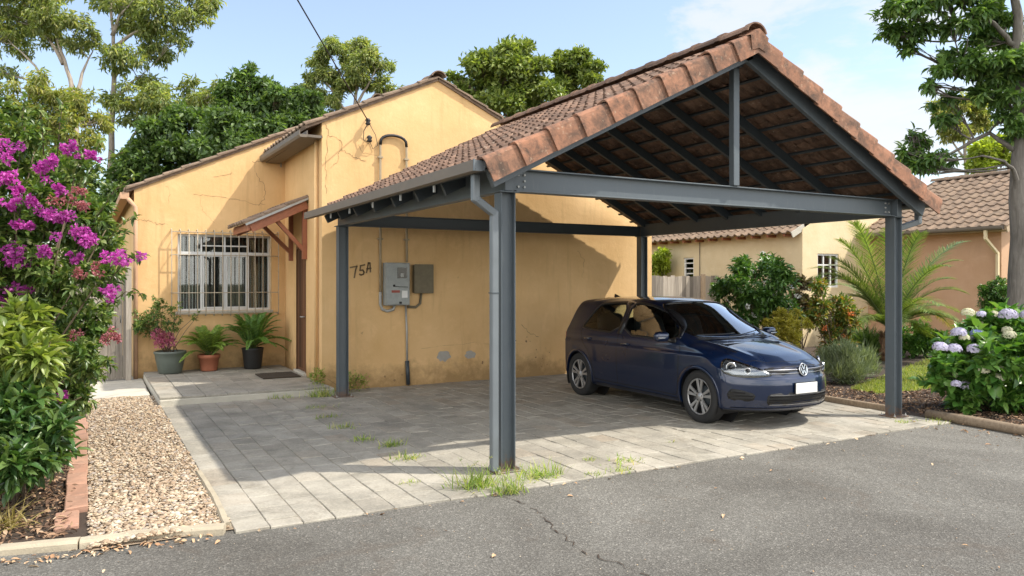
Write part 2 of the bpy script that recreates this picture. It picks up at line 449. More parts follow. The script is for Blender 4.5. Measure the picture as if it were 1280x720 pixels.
    leafmat('white_petal', [(.72, .70, .66), (.8, .8, .76)], .3, .7, (1, 1, .95))
    leafmat('orange_petal', [(.55, .16, .04), (.62, .24, .08)], .3, .6, (1.2, .9, .6))
    leafmat('pink_petal', [(.42, .10, .17), (.52, .18, .26), (.34, .07, .12)], .3, .6, (1.2, .9, 1))
    leafmat('grass_blade', [(.09, .125, .022), (.14, .18, .032), (.20, .225, .05), (.28, .26, .10)], .4, .6)
    leafmat('weed_blade', [(.08, .13, .022), (.13, .19, .034), (.20, .25, .06), (.33, .29, .14)], .4, .6)
    # glass
    t = NT('window_glass'); g = t.n('BsdfGlossy', Color=(1, 1, 1, 1), Roughness=.02); tr = t.n('BsdfTransparent', Color=(.82, .86, .84, 1))
    fr = t.n('Fresnel', IOR=1.5).outputs[0]
    mx = t.n('MixShader', _0=t.math('MULTIPLY', fr, 1.5, True), _1=tr.outputs[0], _2=g.outputs[0]); t.t.links.new(mx.outputs[0], t.out.inputs[0]); M['window_glass'] = t.done()
    for gname, gk in (('car_glass', 1.3), ('windscreen_glass', 2.8)):
     t = NT(gname); g = t.n('BsdfGlossy', Color=(1, 1, 1, 1), Roughness=.01); tr = t.n('BsdfTransparent', Color=(.72, .80, .75, 1))
     fr = t.n('Fresnel', IOR=1.5).outputs[0]
     mx = t.n('MixShader', _0=t.math('ADD', t.math('MULTIPLY', fr, gk), .03, True), _1=tr.outputs[0], _2=g.outputs[0]); t.t.links.new(mx.outputs[0], t.out.inputs[0]); M[gname] = t.done()
    t = NT('lamp_glass'); g = t.n('BsdfGlossy', Color=(1, 1, 1, 1), Roughness=.03); tr = t.n('BsdfTransparent', Color=(.9, .92, .93, 1))
    mx = t.n('MixShader', _0=t.math('MULTIPLY', t.n('Fresnel', IOR=1.5).outputs[0], 1.6, True), _1=tr.outputs[0], _2=g.outputs[0]); t.t.links.new(mx.outputs[0], t.out.inputs[0]); M['lamp_glass'] = t.done()
    t = NT('curtain'); p = t.pos(); c = t.mix(t.noise(p, 4, 3), (.74, .76, .76), (.82, .83, .82)); t.bsdf(c, .9); M['curtain'] = t.done()
    # car
    t = NT('blue_car_paint'); p = t.n('TexCoord').outputs['Object']
    c = t.mix(t.noise(p, 900, 1), (.0010, .0066, .027), (.0022, .0150, .058))
    dust = t.noise(p, 3.0, 5, .7)
    t.bsdf(c, t.ramp(dust, [(.3, .26), (.7, .36)]), .35, None, Coat_Weight=1.0, Coat_Roughness=.035, Specular_IOR_Level=.5); M['blue_car_paint'] = t.done()
    simple('black_trim', (.012, .012, .013), .35, 0, 10, .2)
    simple('black_gloss', (.006, .006, .007), .08, 0, 10, .1)
    simple('grille_black', (.006,.006,.006), .7)
    simple('chrome', (.55, .56, .57), .18, 1.0, 10, .05)
    simple('alloy', (.36, .355, .35), .36, .6, 30, .15)
    simple('tyre_rubber', (.017, .017, .017), .8, 0, 20, .25)
    simple('seat_cloth', (.022, .022, .024), .9, 0, 40, .3)
    simple('brake_disc', (.2, .19, .18), .4, .9)
    simple('tail_red', (.30, .012, .012), .12, 0, 10, .15)
    simple('amber', (.6, .22, .03), .3)
    simple('lamp_reflector', (.22, .235, .25), .25, .8, 25, .15)
    simple('plate_white', (.62, .62, .60), .45, 0, 10, .04)
    # pots
    simple('green_glaze', (.105, .125, .105), .38, 0, 7, .3, .1)
    simple('terracotta', (.36, .125, .065), .8, 0, 8, .25, .2)
    simple('black_pot', (.02, .02, .02), .5)
    simple('twig', (.13, .095, .06), .9)
    simple('green_stem', (.09, .13, .035), .7)
make_materials()
# =================================================================== THE SETTING: ground, road, paving, beds
def sheet(name, poly, z, m, kind='structure', **kw):
    b = MB(); b.add([(x, y, z) for x, y in poly], [tuple(range(len(poly)))])
    o = b.build(name, M[m], origin=(poly[0][0], poly[0][1], z), fix=False)
    return tag(o, kind=kind, **kw)

sheet('ground', [(-300,-300),(300,-300),(300,300),(-300,300)], -.045, 'earth')
sheet('road', [(-60,-60),(6.02,-60),(6.02,-.1),(-60,-.1)], -.006, 'asphalt')
sheet('driveway', [(-2.36,-.46),(5.98,-.46),(5.98,5.76),(-2.36,5.76)], .0045, 'paver_joint')

def pavers(b, x0, x1, y0, y1, z, w, l, rnd, ragged=0.0, gap=.006):
    nx = max(1, round((x1-x0)/w)); w = (x1-x0)/nx
    for i in range(nx):
        y = y0-rnd.uniform(0, ragged)
        first = True
        while y < y1-.03:
            ln = l*(.5 if (first and i % 2) else 1)+rnd.uniform(-.008, .008); first = False
            e = min(y+ln, y1)
            g = gap*rnd.uniform(.25, 1.3)/2
            a0, a1, c0, c1 = x0+i*w+g, x0+(i+1)*w-g, y+g, e-g
            ch = .005; h = [z+rnd.uniform(-.003, .003)]*4
            tx, ty = rnd.uniform(-.003, .003), rnd.uniform(-.003, .003)
            q = [(a0,c0,-tx-ty),(a1,c0,tx-ty),(a1,c1,tx+ty),(a0,c1,-tx+ty)]
            jit = [(px+rnd.uniform(-.002,.002), py+rnd.uniform(-.002,.002), h[0]+d) for px, py, d in q]
            cx, cy = (a0+a1)/2, (c0+c1)/2
            top = [(px-ch*(1 if px > cx else -1), py-ch*(1 if py > cy else -1), pz) for px, py, pz in jit]
            mid = [(px, py, pz-.006) for px, py, pz in jit]; low = [(px, py, z-.035) for px, py, pz in jit]
            b.add(top+mid+low, [(0,1,2,3)]+[(k,k+4,(k+1)%4+4,(k+1)%4) for k in range(4)]+[(k+4,k+8,(k+1)%4+8,(k+1)%4+4) for k in range(4)])
            y = e
rp = random.Random(3)
b = MB(); pavers(b, -2.36, 5.98, -.50, 5.77, .012, .232, .325, rp, .035)
tag(b.build('driveway_paving', M['paver'], origin=(0,0,0)), kind='structure')

# crack in the asphalt from the front post to the street
b = MB(); pts = []; r = random.Random(5)
for i in range(46):
    t = i/45
    pts.append((-.33+.9*t*0-.10*t+r.uniform(-.03,.03)+.06*math.sin(t*9), -.62-2.4*t))
for i in range(45):
    w0 = .002+.0055*r.random(); (x0,y0),(x1,y1) = pts[i], pts[i+1]
    if r.random() < .18: continue
    b.add([(x0-w0,y0,.0),(x0+w0,y0,.0),(x1+w0,y1,.0),(x1-w0,y1,.0)], [(0,1,2,3)])
tag(b.build('road_crack', M['soil'], origin=(-.3,-1,0), fix=False), kind='structure')

# porch
b = MB(); b.box(-2.38, .06, 5.44, 8.86, -.02, .100)
tag(b.build('porch_step', M['concrete_pale'], origin=(-1.2,7,0), bevel=.012), kind='structure')
b = MB(); pavers(b, -2.375, -.02, 5.445, 8.8, .132, .29, .42, rp, .0)
tag(b.build('porch_paving', M['paver'], origin=(-1.2,7,.1)), kind='structure')

# gravel and beds
sheet('gravel_base', [(-3.26,-.42),(-2.36,-.42),(-2.36,6.5),(-3.26,6.5)], .004, 'sand_bed')
sheet('garden_bed', [(-9,-.12),(-3.24,-.12),(-3.24,9),(-9,9)], .006, 'soil')
sheet('garden_bed', [(6.02,-9),(30,-9),(30,2.0),(6.02,2.0)], .006, 'soil')
sheet('garden_bed', [(5.98,2.0),(9.0,2.0),(11.2,3.2),(15.5,4.0),(15.5,7.5),(12.9,7.5),(12.9,10.5),(5.98,10.5)], .008, 'soil')
sheet('lawn', [(7.2,1.35),(30,.2),(30,4.0),(15.5,4.0),(11.2,3.4),(8.6,2.4)], .014, 'lawn_soil')
b = MB()
y = 6.52
for i, (L, x0) in enumerate([(.32,-3.22),(.75,-3.2),(.75,-3.21),(.8,-3.2)]):
    b.box(x0, -2.42+.01*i, y, y+L-.015, -.02, .028 if i else .045); y += L
tag(b.build('stepping_slabs', M['concrete_pale'], origin=(-2.8,7,0), bevel=.01), kind='structure')

ico = bmesh.new(); bmesh.ops.create_icosphere(ico, subdivisions=1, radius=1)
IV = np.array([v.co[:] for v in ico.verts]); IF = [tuple(v.index for v in f.verts) for f in ico.faces]; ico.free()
def stones(name, P, S, mats, rng, origin, flat=.55, smooth=True):
    n = len(P); k = len(IV)
    q = sph(rng, n); ang = rng.uniform(0, 6.28, n)
    ax = np.stack([np.cos(ang), np.sin(ang), 0*ang], 1); ay = np.stack([-np.sin(ang), np.cos(ang), 0*ang], 1)
    az = np.tile([[0,0,1.]], (n,1))+rng.normal(0,.22,(n,3)); az = unit(az)
    sx = S*rng.uniform(.85,1.5,n); sy = S*rng.uniform(.65,1.0,n); sz = S*flat*rng.uniform(.7,1.2,n)
    T = IV[None]*(1+rng.normal(0,.13,(n,k,1)))
    co = P[:,None]+ax[:,None]*(T[:,:,0:1]*sx[:,None,None])+ay[:,None]*(T[:,:,1:2]*sy[:,None,None])+az[:,None]*(T[:,:,2:3]*sz[:,None,None])
    loops = (np.array(IF).ravel()[None]+(np.arange(n)*k)[:,None]).ravel()
    nf = n*len(IF)
    return np_mesh(name, co.reshape(-1,3), loops, np.arange(nf)*3, np.full(nf,3), mats, None, origin, None, smooth)
rng = np.random.default_rng(11)
n = 15000
P = np.stack([rng.uniform(-3.25,-2.37,n), -.40+6.9*rng.random(n)**1.15, np.zeros(n)], 1)
S = rng.uniform(.007,.015,n)*np.where(rng.random(n)<.10, 1.9, 1.0)
S *= np.where(P[:,1] < 1.2, 1.15, 1.0)
P[:,2] = .012+.014*rng.random(n)+.02*np.sin((P[:,0]+3.25)/.88*PI)
tag(stones('gravel', P, S, M['pebble'], rng, (-2.8,3,0)), 'pale rounded gravel between the brick edging and the paving', 'gravel', kind='stuff')

def chips(name, polyf, n, rng, m, lmin, lmax, z0, origin, wide=.3, lift=.02):
    P = []
    while len(P) < n:
        p = polyf(rng)
        if p is not None: P.append(p)
    P = np.array(P); P = np.concatenate([P, np.full((n,1), z0)+lift*rng.random((n,1))], 1)
    a = rng.uniform(0, 6.28, n)
    D = np.stack([np.cos(a), np.sin(a), rng.normal(0,.25,n)], 1)
    L = rng.uniform(lmin, lmax, n)
    return leaves(name, P, D, L, L*wide, m, rng, None, origin, LEAF8 if lmax > .05 else LEAF4, roll=.9)
def inbox(x0,x1,y0,y1):
    return lambda g: (g.uniform(x0,x1), g.uniform(y0,y1))
tag(chips('bark_mulch', inbox(-5.2,-3.36,-.1,3.2), 4200, rng, M['bark_chip'], .025,.075,.012,(-4,1,0),.38,.035), 'brown bark mulch under the flowering bush at the left', 'mulch', kind='stuff')
def mulch_right(g):
    x, y = g.uniform(6.12,9.2), g.uniform(-2.2,2.6)
    return (x, y) if not (x > 7.3 and y > 1.35-.05*(x-7.2)) or y > 2.4 else None
tag(chips('bark_mulch', mulch_right, 7000, rng, M['bark_chip'], .02,.07,.012,(7,0,0),.4,.03), 'brown bark mulch behind the timber edging at the right', 'mulch', kind='stuff')
# fallen leaves along the kerb and over the asphalt
def litter(g):
    k = g.random()
    if k < .52: return (g.uniform(-4.3,-2.5), -.32-.16*(g.random()**2)-.12*g.random()+(-.0 if True else 0))
    if k < .74: return (g.uniform(5.4,5.95), g.uniform(-2.4,-.3))
    if k < .86: return (g.uniform(-2.8,5.5), -.55-.08*g.random())
    return (g.uniform(-5,6), g.uniform(-4.2,-.6))
tag(chips('fallen_leaves', litter, 330, rng, M['dead_leaf'], .02,.065,.004,(0,-1,0),.42,.006), 'dry fallen leaves scattered over the asphalt', 'leaf litter', kind='stuff')
n = 900
P = np.stack([rng.uniform(-5,6,n), rng.uniform(-4.3,-.55,n), np.full(n,-.001)],1)
tag(stones('road_grit', P, rng.uniform(.002,.006,n), M['pebble'], rng, (0,-2,0)), 'small loose stones on the asphalt', 'grit', kind='stuff')

# lawn blades
n = 16000
x = rng.uniform(7.3,15,n); lo = 1.35-.05*(x-7.2); hi = np.minimum(4.0, 2.4+.40*(x-8.6)); y = lo+(np.maximum(hi,lo+.1)-lo)*rng.random(n)
D = unit(np.stack([rng.normal(0,.45,n), rng.normal(0,.45,n), np.ones(n)],1))
tag(leaves('lawn_grass', np.stack([x,y,np.full(n,.012)],1), D, .06, .009, M['grass_blade'], rng, None, (10,2,0), BLADE, var=.5), 'short green lawn grass behind the mulch bed', 'grass', kind='stuff')

# kerb, edgings
def swept_kerb(name, pts, w, z0, z1, m, rnd, label, cat):
    b = MB()
    for i in range(len(pts)-1):
        (x0,y0),(x1,y1) = pts[i], pts[i+1]
        L = math.hypot(x1-x0,y1-y0); n = max(1, round(L/.12)); k = MB()
        px, py = (y1-y0)/L*w/2, -(x1-x0)/L*w/2
        for j in range(n+1):
            t = (j+(.03 if j == 0 else -.03 if j == n else 0))/n; X, Y = x0+(x1-x0)*t, y0+(y1-y0)*t
            a = rnd.uniform(-.006,.006); zz = z1+rnd.uniform(-.006,.004)
            k.v += [(X-px+a*px*9,Y-py+a,z0),(X-px*.9,Y-py*.9+a,zz-.018),(X-px*.6,Y-py*.6,zz),(X+px*.6,Y+py*.6,zz),(X+px*.9,Y+py*.9+a,zz-.018),(X+px,Y+py+a,z0)]
        fs = [(j*6+q,j*6+q+1,j*6+q+7,j*6+q+6) for j in range(n) for q in range(5)]
        fs += [tuple(range(6)), tuple(n*6+q for q in range(5,-1,-1))]
        b.add(k.v, fs, 0, False)
    o = b.build(name, M[m], origin=(pts[0][0],pts[0][1],0), bevel=0)
    return tag(o, label, cat)
rk = random.Random(9)
tag(swept_kerb('kerb', [(-9,.55),(-5.2,.1),(-3.75,-.16),(-3.30,-.27),(-2.72,-.33),(-2.42,-.44)], .11, -.02, .05, 'concrete_edge', rk, None, None), kind='structure')
tag(swept_kerb('concrete_edging', [(-2.40,-.40),(-2.375,.35),(-2.38,1.3)], .06, -.02, .05, 'concrete_edge', rk, 'narrow concrete strip between the gravel and the driveway pavers', 'edging'))
b = MB(); y = .12
for i in range(12):
    L = .40+rk.uniform(-.02,.02); dx = rk.uniform(-.012,.012)-(.05 if i == 0 else 0); h = .042+rk.uniform(-.008,.008)
    k = MB(); k.box(-3.405+dx, -3.25+dx, y, y+L-.012, -.02, h)
    vs = [(vx, vy, vz+(rk.uniform(-.01,.01) if vz > 0 else 0)) for vx, vy, vz in k.v]
    b.add(vs, k.f); y += L
tag(b.build('brick_edging', M['brick_edging'], origin=(-3.3,2,0), bevel=.008), 'row of orange clay bricks edging the gravel by the flowering bush', 'edging')
b = MB(); b.tube([(6.06,-.18,.045),(6.03,-.8,.048),(5.97,-1.5,.045),(5.90,-2.6,.05),(5.86,-3.8,.045)], [.062,.066,.06,.066,.06], 10)
tag(b.build('timber_log', M['sleeper_wood'], origin=(6,-1,0)), 'round grey timber log edging the bed beside the asphalt', 'edging')
b = MB(); b.box(5.99,6.06,.28,5.6,-.02,.085)
tag(b.build('timber_edging', M['sleeper_wood'], origin=(6,2,0), bevel=.01), 'low timber board edging the mulch behind the blue car', 'edging')

# weeds in the joints
def weed(px, py, h, n, seed, label, spread=.09, z=.0):
    g = np.random.default_rng(seed)
    t = thing('weed_tuft', label, 'weed', (px,py,z), group='weeds growing in the paving joints')
    P = np.stack([px+g.normal(0,spread,n), py+g.normal(0,spread*.7,n), np.full(n,z)],1)
    D = unit(np.stack([g.normal(0,.6,n), g.normal(0,.6,n), np.abs(g.normal(.8,.35,n))+.15],1))
    leaves('grass_blades', P, D, h, .0085, M['weed_blade'], g, t, None, BLADE, var=.55)
    if h > .13:
        b = MB()
        for k in range(7):
            a = g.uniform(0,6.28); l = h*g.uniform(1.1,1.6); bx, by = px+g.normal(0,spread), py+g.normal(0,spread*.7)
            e = (bx+math.cos(a)*l*.4, by+math.sin(a)*l*.4, z+l*.85)
            b.tube([(bx,by,z),(bx+math.cos(a)*l*.15,by+math.sin(a)*l*.15,z+l*.55),e],[.0016,.0013,.001],4)
            for q in range(5):
                b.tube([e,(e[0]+g.normal(0,.02),e[1]+g.normal(0,.02),e[2]+g.uniform(.0,.03))],[.0018,.0012],3)
        b.build('seed_stalk', M['weed_blade'], t)
for i, (x,y,h,n,lab,sp) in enumerate([
    (-.42,-.28,.17,190,'tall weed tuft just left of the front post base',.10),
    (-.22,-.55,.15,110,'tall weed tuft at the asphalt edge in front of the post',.07),
    (.24,-.27,.13,210,'wide weed tuft just right of the front post base',.12),
    (-.55,.92,.085,90,'weed tuft in the paving, second up from the front post towards the porch',.08),
    (-.48,1.55,.085,90,'weed tuft in the paving, third up from the front post towards the porch',.07),
    (-.62,1.95,.08,70,'weed tuft in the paving halfway between the front post and the porch',.07),
    (-.62,2.75,.075,70,'weed tuft in the paving past halfway towards the rear post',.08),
    (-.60,3.5,.07,60,'low weed tuft in the paving, second before the rear post',.09),
    (-.50,4.3,.06,60,'low weed tuft in the paving nearest the rear post',.09),
    (-.18,5.30,.16,140,'bushy weed tuft at the foot of the rear post and porch step',.10),
    (-.85,.10,.05,40,'small lone weed tuft in the sunlit left paving',.05),
    (-.75,5.38,.09,60,'weed tuft along the foot of the porch step',.12),
    (.72,-.45,.05,40,'small weed at the paving edge near the front post',.05),
    (1.25,-.20,.07,80,'weed tuft in the middle of the sunlit paving in front of the car',.09),
    (1.0,-.46,.06,50,'weed tuft on the paving edge halfway to the car',.07),
    (.98,.02,.05,40,'small round weed in the sunlit paving left of the car',.05),
    (2.2,.25,.035,24,'tiny weed in the paving beside the front wheel',.04),
    (5.45,-.25,.05,50,'weed tuft at the foot of the right post',.07),
    (5.85,-.42,.06,50,'weed tuft where asphalt, paving and log meet at the right',.09)]):
    weed(x, y, h, n, 100+i, lab, sp)
g = np.random.default_rng(77)
t = thing('wall_weed', 'dry leggy weed growing at the wall foot behind the rear post', 'weed', (.28,5.55,0))
P, d, _ = clump_points([(.25,5.52,.18,.16,.1,.16),(.48,5.58,.15,.16,.08,.14)], 420, g, .2)
leaves('foliage', P, d+np.array([0,0,.6]), .04, .018, M['weed_blade'], g, t)
b = MB()
for k in range(9): b.tube([(.3+g.normal(0,.05),5.55,0),(.32+g.normal(0,.16),5.52+g.normal(0,.06),.28+g.normal(0,.05))],[.004,.002],4)
b.build('stem', M['twig'], t)
g = np.random.default_rng(78)
t = thing('wall_weed', 'small green weed growing at the house corner by the door mat', 'weed', (-.12,5.75,.132))
P, d, _ = clump_points([(-.12,5.78,.24,.12,.12,.12)], 200, g, .2)
leaves('foliage', P, d+np.array([0,0,.6]), .045, .02, M['weed_blade'], g, t)
# =================================================================== tiles
TP = [(0,.004),(.10,.012),(.22,.030),(.34,.037),(.46,.030),(.56,.012),(.66,.004),(.86,.002),(1.02,.004)]
def tile_slope(b, P0, U, V, lu, lv, tw, tl, rnd, amp=1.0, th=.016, skip=None):
    """courses of roll tiles; P0 eave corner, U along the eave, V up the slope"""
    P0 = Vector(P0); U = Vector(U).normalized(); V = Vector(V).normalized(); N = U.cross(V)
    if N.z < 0: N = -N
    nu = max(1, round(lu/tw)); tw = lu/nu; nv = max(1, round(lv/tl)); tl = lv/nv
    for j in range(nv):
        for i in range(nu):
            a = i*tw+rnd.uniform(-.003,.003); c = j*tl+rnd.uniform(-.008,.008)-.02; l = tl*1.10
            lift = .030+rnd.uniform(-.003,.004); vs = []
            for u, h in TP:
                for (v, e) in ((0, lift), (l, .003)):
                    for dz in (0, -th-(.016 if v == 0 else 0)):
                        vs.append(P0+U*(a+u*tw)+V*(c+v)+N*(h*amp+e+dz))
            n = len(TP); fs = []
            for k in range(n-1):
                q = 4*k; w = 4*(k+1)
                fs += [(q,w,w+2,q+2),(q+1,q+3,w+3,w+1),(q,q+1,w+1,w)]
            fs += [(0,2,3,1),(4*(n-1),4*(n-1)+1,4*(n-1)+3,4*(n-1)+2)]
            b.add(vs, fs, 0, False)
    return b
def ridge_caps(b, p0, p1, r, L, rnd):
    p0 = Vector(p0); p1 = Vector(p1); d = (p1-p0).normalized(); n = max(1, round((p1-p0).length/L)); L = (p1-p0).length/n
    sd = d.cross(Vector((0,0,1))).normalized(); u = sd.cross(d)
    for i in range(n):
        vs = []
        for (t, k) in ((i*L-.02, 1.10), (i*L+.05, 1.10), (i*L+.055, 1.0), ((i+1)*L+.01, .98)):
            for q in range(9):
                a = PI*(.06+.88*q/8)
                for rr in (r*k, r*k-.016):
                    vs.append(p0+d*t+sd*math.cos(a)*rr*1.15+u*(math.sin(a)*rr-.35*r+rnd.uniform(-.001,.001)))
        fs = []
        for s in range(3):
            for q in range(8):
                o = s*18+q*2; w = o+18
                fs += [(o,o+2,w+2,w),(o+1,w+1,w+3,o+3)]
        for q in range(8): fs += [(q*2,q*2+1,q*2+3,q*2+2),(54+q*2,54+q*2+2,54+q*2+3,54+q*2+1)]
        b.add(vs, fs, 0, False)
def verge_caps(b, p0, p1, out, n, rnd, face=.20, over=.13):
    """angled verge tiles stepping up a gable edge; out = outward normal of the gable"""
    p0 = Vector(p0); p1 = Vector(p1); d = (p1-p0).normalized(); out = Vector(out); N = out.cross(d)
    if N.z < 0: N = -N
    L = (p1-p0).length/n
    pr = [(-over,.030),(-.03,.052),(.012,.046),(.036,.020),(.044,-.03),(.050,-face)]
    for i in range(n):
        vs = []; jz = rnd.uniform(-.006,.006)
        for (t, k) in ((i*L-.02, .026), (i*L+.06, .021), ((i+1)*L+.02, 0)):
            for (a, c) in pr:
                for th in (0, -.018):
                    f = 1 if c > -.05 else .0
                    vs.append(p0+d*t+out*(a+k+(th if c < .02 else 0))+N*(c+k*f+jz+(th if c >= .02 else 0)))
        m = len(pr); fs = []
        for s in range(2):
            for q in range(m-1):
                o = s*2*m+q*2; w = o+2*m
                fs += [(o,o+2,w+2,w),(o+1,w+1,w+3,o+3)]
            fs += [(s*2*m,s*2*m+2*m,s*2*m+2*m+1,s*2*m+1)]
            e = s*2*m+2*(m-1); fs += [(e,e+1,e+1+2*m,e+2*m)]
        for s in (0, 2):
            for q in range(m-1): o = s*2*m+q*2; fs += [(o,o+1,o+3,o+2)]
        b.add(vs, fs, 0, False)

def wall_face(b, o, U, L, tops, holes, inw, depth=.14, mi=0, z0=0.0):
    """wall plane along U from o; tops [(u,z)..] gives the upper edge, holes [(u0,u1,z0,z1)] are cut with reveals"""
    o = Vector(o); U = Vector(U).normalized(); inw = Vector(inw)*depth
    def zt(u):
        for (a, za), (c, zc) in zip(tops, tops[1:]):
            if a-1e-6 <= u <= c+1e-6: return za+(zc-za)*(u-a)/(c-a)
    P = lambda u, z: o+U*u+Vector((0,0,z-o.z))
    cuts = sorted({0, L, *[h[0] for h in holes], *[h[1] for h in holes], *[t[0] for t in tops]})
    for a, c in zip(cuts, cuts[1:]):
        hs = [h for h in holes if h[0] <= a+1e-6 and h[1] >= c-1e-6]
        if hs:
            h = hs[0]
            b.add([P(a,z0),P(c,z0),P(c,h[2]),P(a,h[2])], [(0,1,2,3)], mi)
            b.add([P(a,h[3]),P(c,h[3]),P(c,zt(c)),P(a,zt(a))], [(0,1,2,3)], mi)
        else: b.add([P(a,z0),P(c,z0),P(c,zt(c)),P(a,zt(a))], [(0,1,2,3)], mi)
    for h in holes:
        q = [P(h[0],h[2]),P(h[1],h[2]),P(h[1],h[3]),P(h[0],h[3])]
        b.add(q+[p+inw for p in q], [(k,(k+1)%4,(k+1)%4+4,k+4) for k in range(4)], mi)
def jag(b, pts, w, o, U, N, rnd, sub=5, j=.018):
    """a hairline crack drawn as a thin jagged strip just proud of the plane (o,U,z)"""
    o = Vector(o); U = Vector(U); N = Vector(N); q = []
    for (u0,z0),(u1,z1) in zip(pts, pts[1:]):
        for k in range(sub):
            t = k/sub; q.append((u0+(u1-u0)*t+rnd.uniform(-j,j), z0+(z1-z0)*t+rnd.uniform(-j,j)))
    q.append(pts[-1])
    for i in range(len(q)-1):
        (u0,z0),(u1,z1) = q[i], q[i+1]; L = math.hypot(u1-u0,z1-z0)+1e-6; nx, nz = -(z1-z0)/L, (u1-u0)/L
        a = w*rnd.uniform(.25,.9)/2
        c = [(u0-nx*a,z0-nz*a),(u0+nx*a,z0+nz*a),(u1+nx*a,z1+nz*a),(u1-nx*a,z1-nz*a)]
        b.add([o+U*u+Vector((0,0,z))+N*.003 for u, z in c], [(0,1,2,3)])

# =================================================================== THE YELLOW HOUSE
YF, YW = 5.77, 8.80               # front gable wall, set-back window wall
house = thing('stucco_house', 'yellow stucco house with cracked gable wall, barred window and number on it', 'house', (2.0,8.0,0))
SL = .459
b = MB()
FB = lambda x: 5.10-SL*abs(x-1.91)        # front gable top line
MBk = lambda x: 5.36-SL*abs(x-1.91)
wall_face(b, (-.05,YF,0), (1,0,0), 6.57, [(0,FB(-.05)),(1.96,5.10),(6.57,FB(6.52))], [], (0,1,0))
sideL = math.hypot(.13, YW+.3-YF); sU = Vector((.13,YW+.3-YF,0)).normalized(); sN = Vector((-sU.y,sU.x,0))
ds0, ds1 = 1.15, 1.97
wall_face(b, (-.05,YF,0), sU, sideL, [(0,FB(-.05)),(sideL,FB(-.05)+.06)], [(ds0,ds1,.13,2.36)], -sN, .07)
wall_face(b, (6.52,YF,0), (0,1,0), 10, [(0,FB(6.52)),(10,FB(6.52))], [], (-1,0,0))
WX0, WX1, WZ0, WZ1 = -1.82, -.20, 1.19, 2.58
wall_face(b, (-2.52,YW,0), (1,0,0), 9.0, [(0,MBk(-2.52)),(4.43,5.36),(9.0,MBk(6.48))], [(WX0+2.52,WX1+2.52,WZ0,WZ1)], (0,1,0), .13)
wall_face(b, (-2.52,YW,0), (0,1,0), 9.0, [(0,MBk(-2.52)),(9,MBk(-2.52))], [(3.0,3.7,1.3,2.3)], (1,0,0), .1)
wall_face(b, (-2.52,YW+9,0), (1,0,0), 9.0, [(0,MBk(-2.52)),(4.43,5.36),(9.0,MBk(6.48))], [], (0,-1,0))
b.box(-2.2,.05,YW+.16,YW+2.6,.3,.35)
b.build('wall', M['yellow_stucco'], house, fix=False)
# dark rooms behind the openings
b = MB(); b.box(-2.3,.02,YW+.14,YW+2.5,.4,2.9); b.build('room_interior', M['room_dark'], house)
b = MB(); b.box(-2.40,-1.6,YW+2.8,YW+3.9,1.2,2.4); b.build('room_interior', M['dark_glass_plain'], house)
# roof
rr = random.Random(21)
rf = MB()
cs = 1/math.hypot(1,SL); V1 = Vector((cs,0,SL*cs)); V2 = Vector((-cs,0,SL*cs))
def gable_roof(rf, xl, xr, xm, zm, y0, y1, sl, tw=.24, tl=.34, th=.05):
    c = 1/math.hypot(1,sl); Va = Vector((c,0,sl*c)); Vb = Vector((-c,0,sl*c))
    for (x, V) in ((xl,Va),(xr,Vb)):
        L = abs(xm-x)/c; P = Vector((x,y0,zm-sl*abs(xm-x)))
        tile_slope(rf, P+Vector((0,0,th)), (0,1,0), V, y1-y0, L, tw, tl, rr)
        Nn = Vector((0,1,0)).cross(V); Nn = Nn if Nn.z > 0 else -Nn
        q = [P+Vector((0,.03,0)), P+V*L+Vector((0,.03,0)), P+V*L+Vector((0,y1-y0,0)), P+Vector((0,y1-y0,0))]
        rf.add(q+[p+Nn*th for p in q], [(0,1,2,3),(7,6,5,4),(0,4,5,1),(1,5,6,2),(2,6,7,3),(3,7,4,0)])
    ridge_caps(rf, (xm,y0,zm+th+.03), (xm,y1,zm+th+.03), .11, .4, rr)
gable_roof(rf, -.30, 6.75, 1.91, 5.10, YF-.06, YW+.2, SL)
gable_roof(rf, -2.62, 6.75, 1.91, 5.36, YW-.06, YW+9.1, SL)
roof = rf.build('roof', M['grey_tile'], house)
# eave gutter of the front block, soffit and downpipes
b = MB()
gp = [(-.065,.05),(-.065,-.02),(-.045,-.055),(.045,-.055),(.065,-.02),(.065,.05),(.055,.05),(.05,-.01),(-.05,-.01),(-.055,.05)]
b.extrude(gp, (-.36,YF-.10,3.99), (-.34,YW-.02,4.03)); b.build('gutter', M['gutter_brown'], house)
b = MB(); b.box(-.29,-.04,YF+.0,YW-.01,3.96,4.0); b.build('soffit', M['gutter_brown'], house)
b = MB(); b.box(-.022,.004,YW-.012,YW+.2,3.9,4.3); b.build('flashing', M['galvanised'], house)
b = MB(); b.tube([(-.085,5.99,0.14),(-.085,5.99,3.97)], .028, 8); b.build('downpipe', M['yellow_stucco'], house)
b = MB()
b.tube([(-2.50,YW-.07,.02),(-2.50,YW-.07,3.02),(-2.58,YW-.02,3.12),(-2.66,YW+.05,3.22)], .036, 8)
b.box(-2.74,-2.6,YW-.02,YW+9,3.16,3.27); b.build('downpipe', M['peach_stucco'], house)
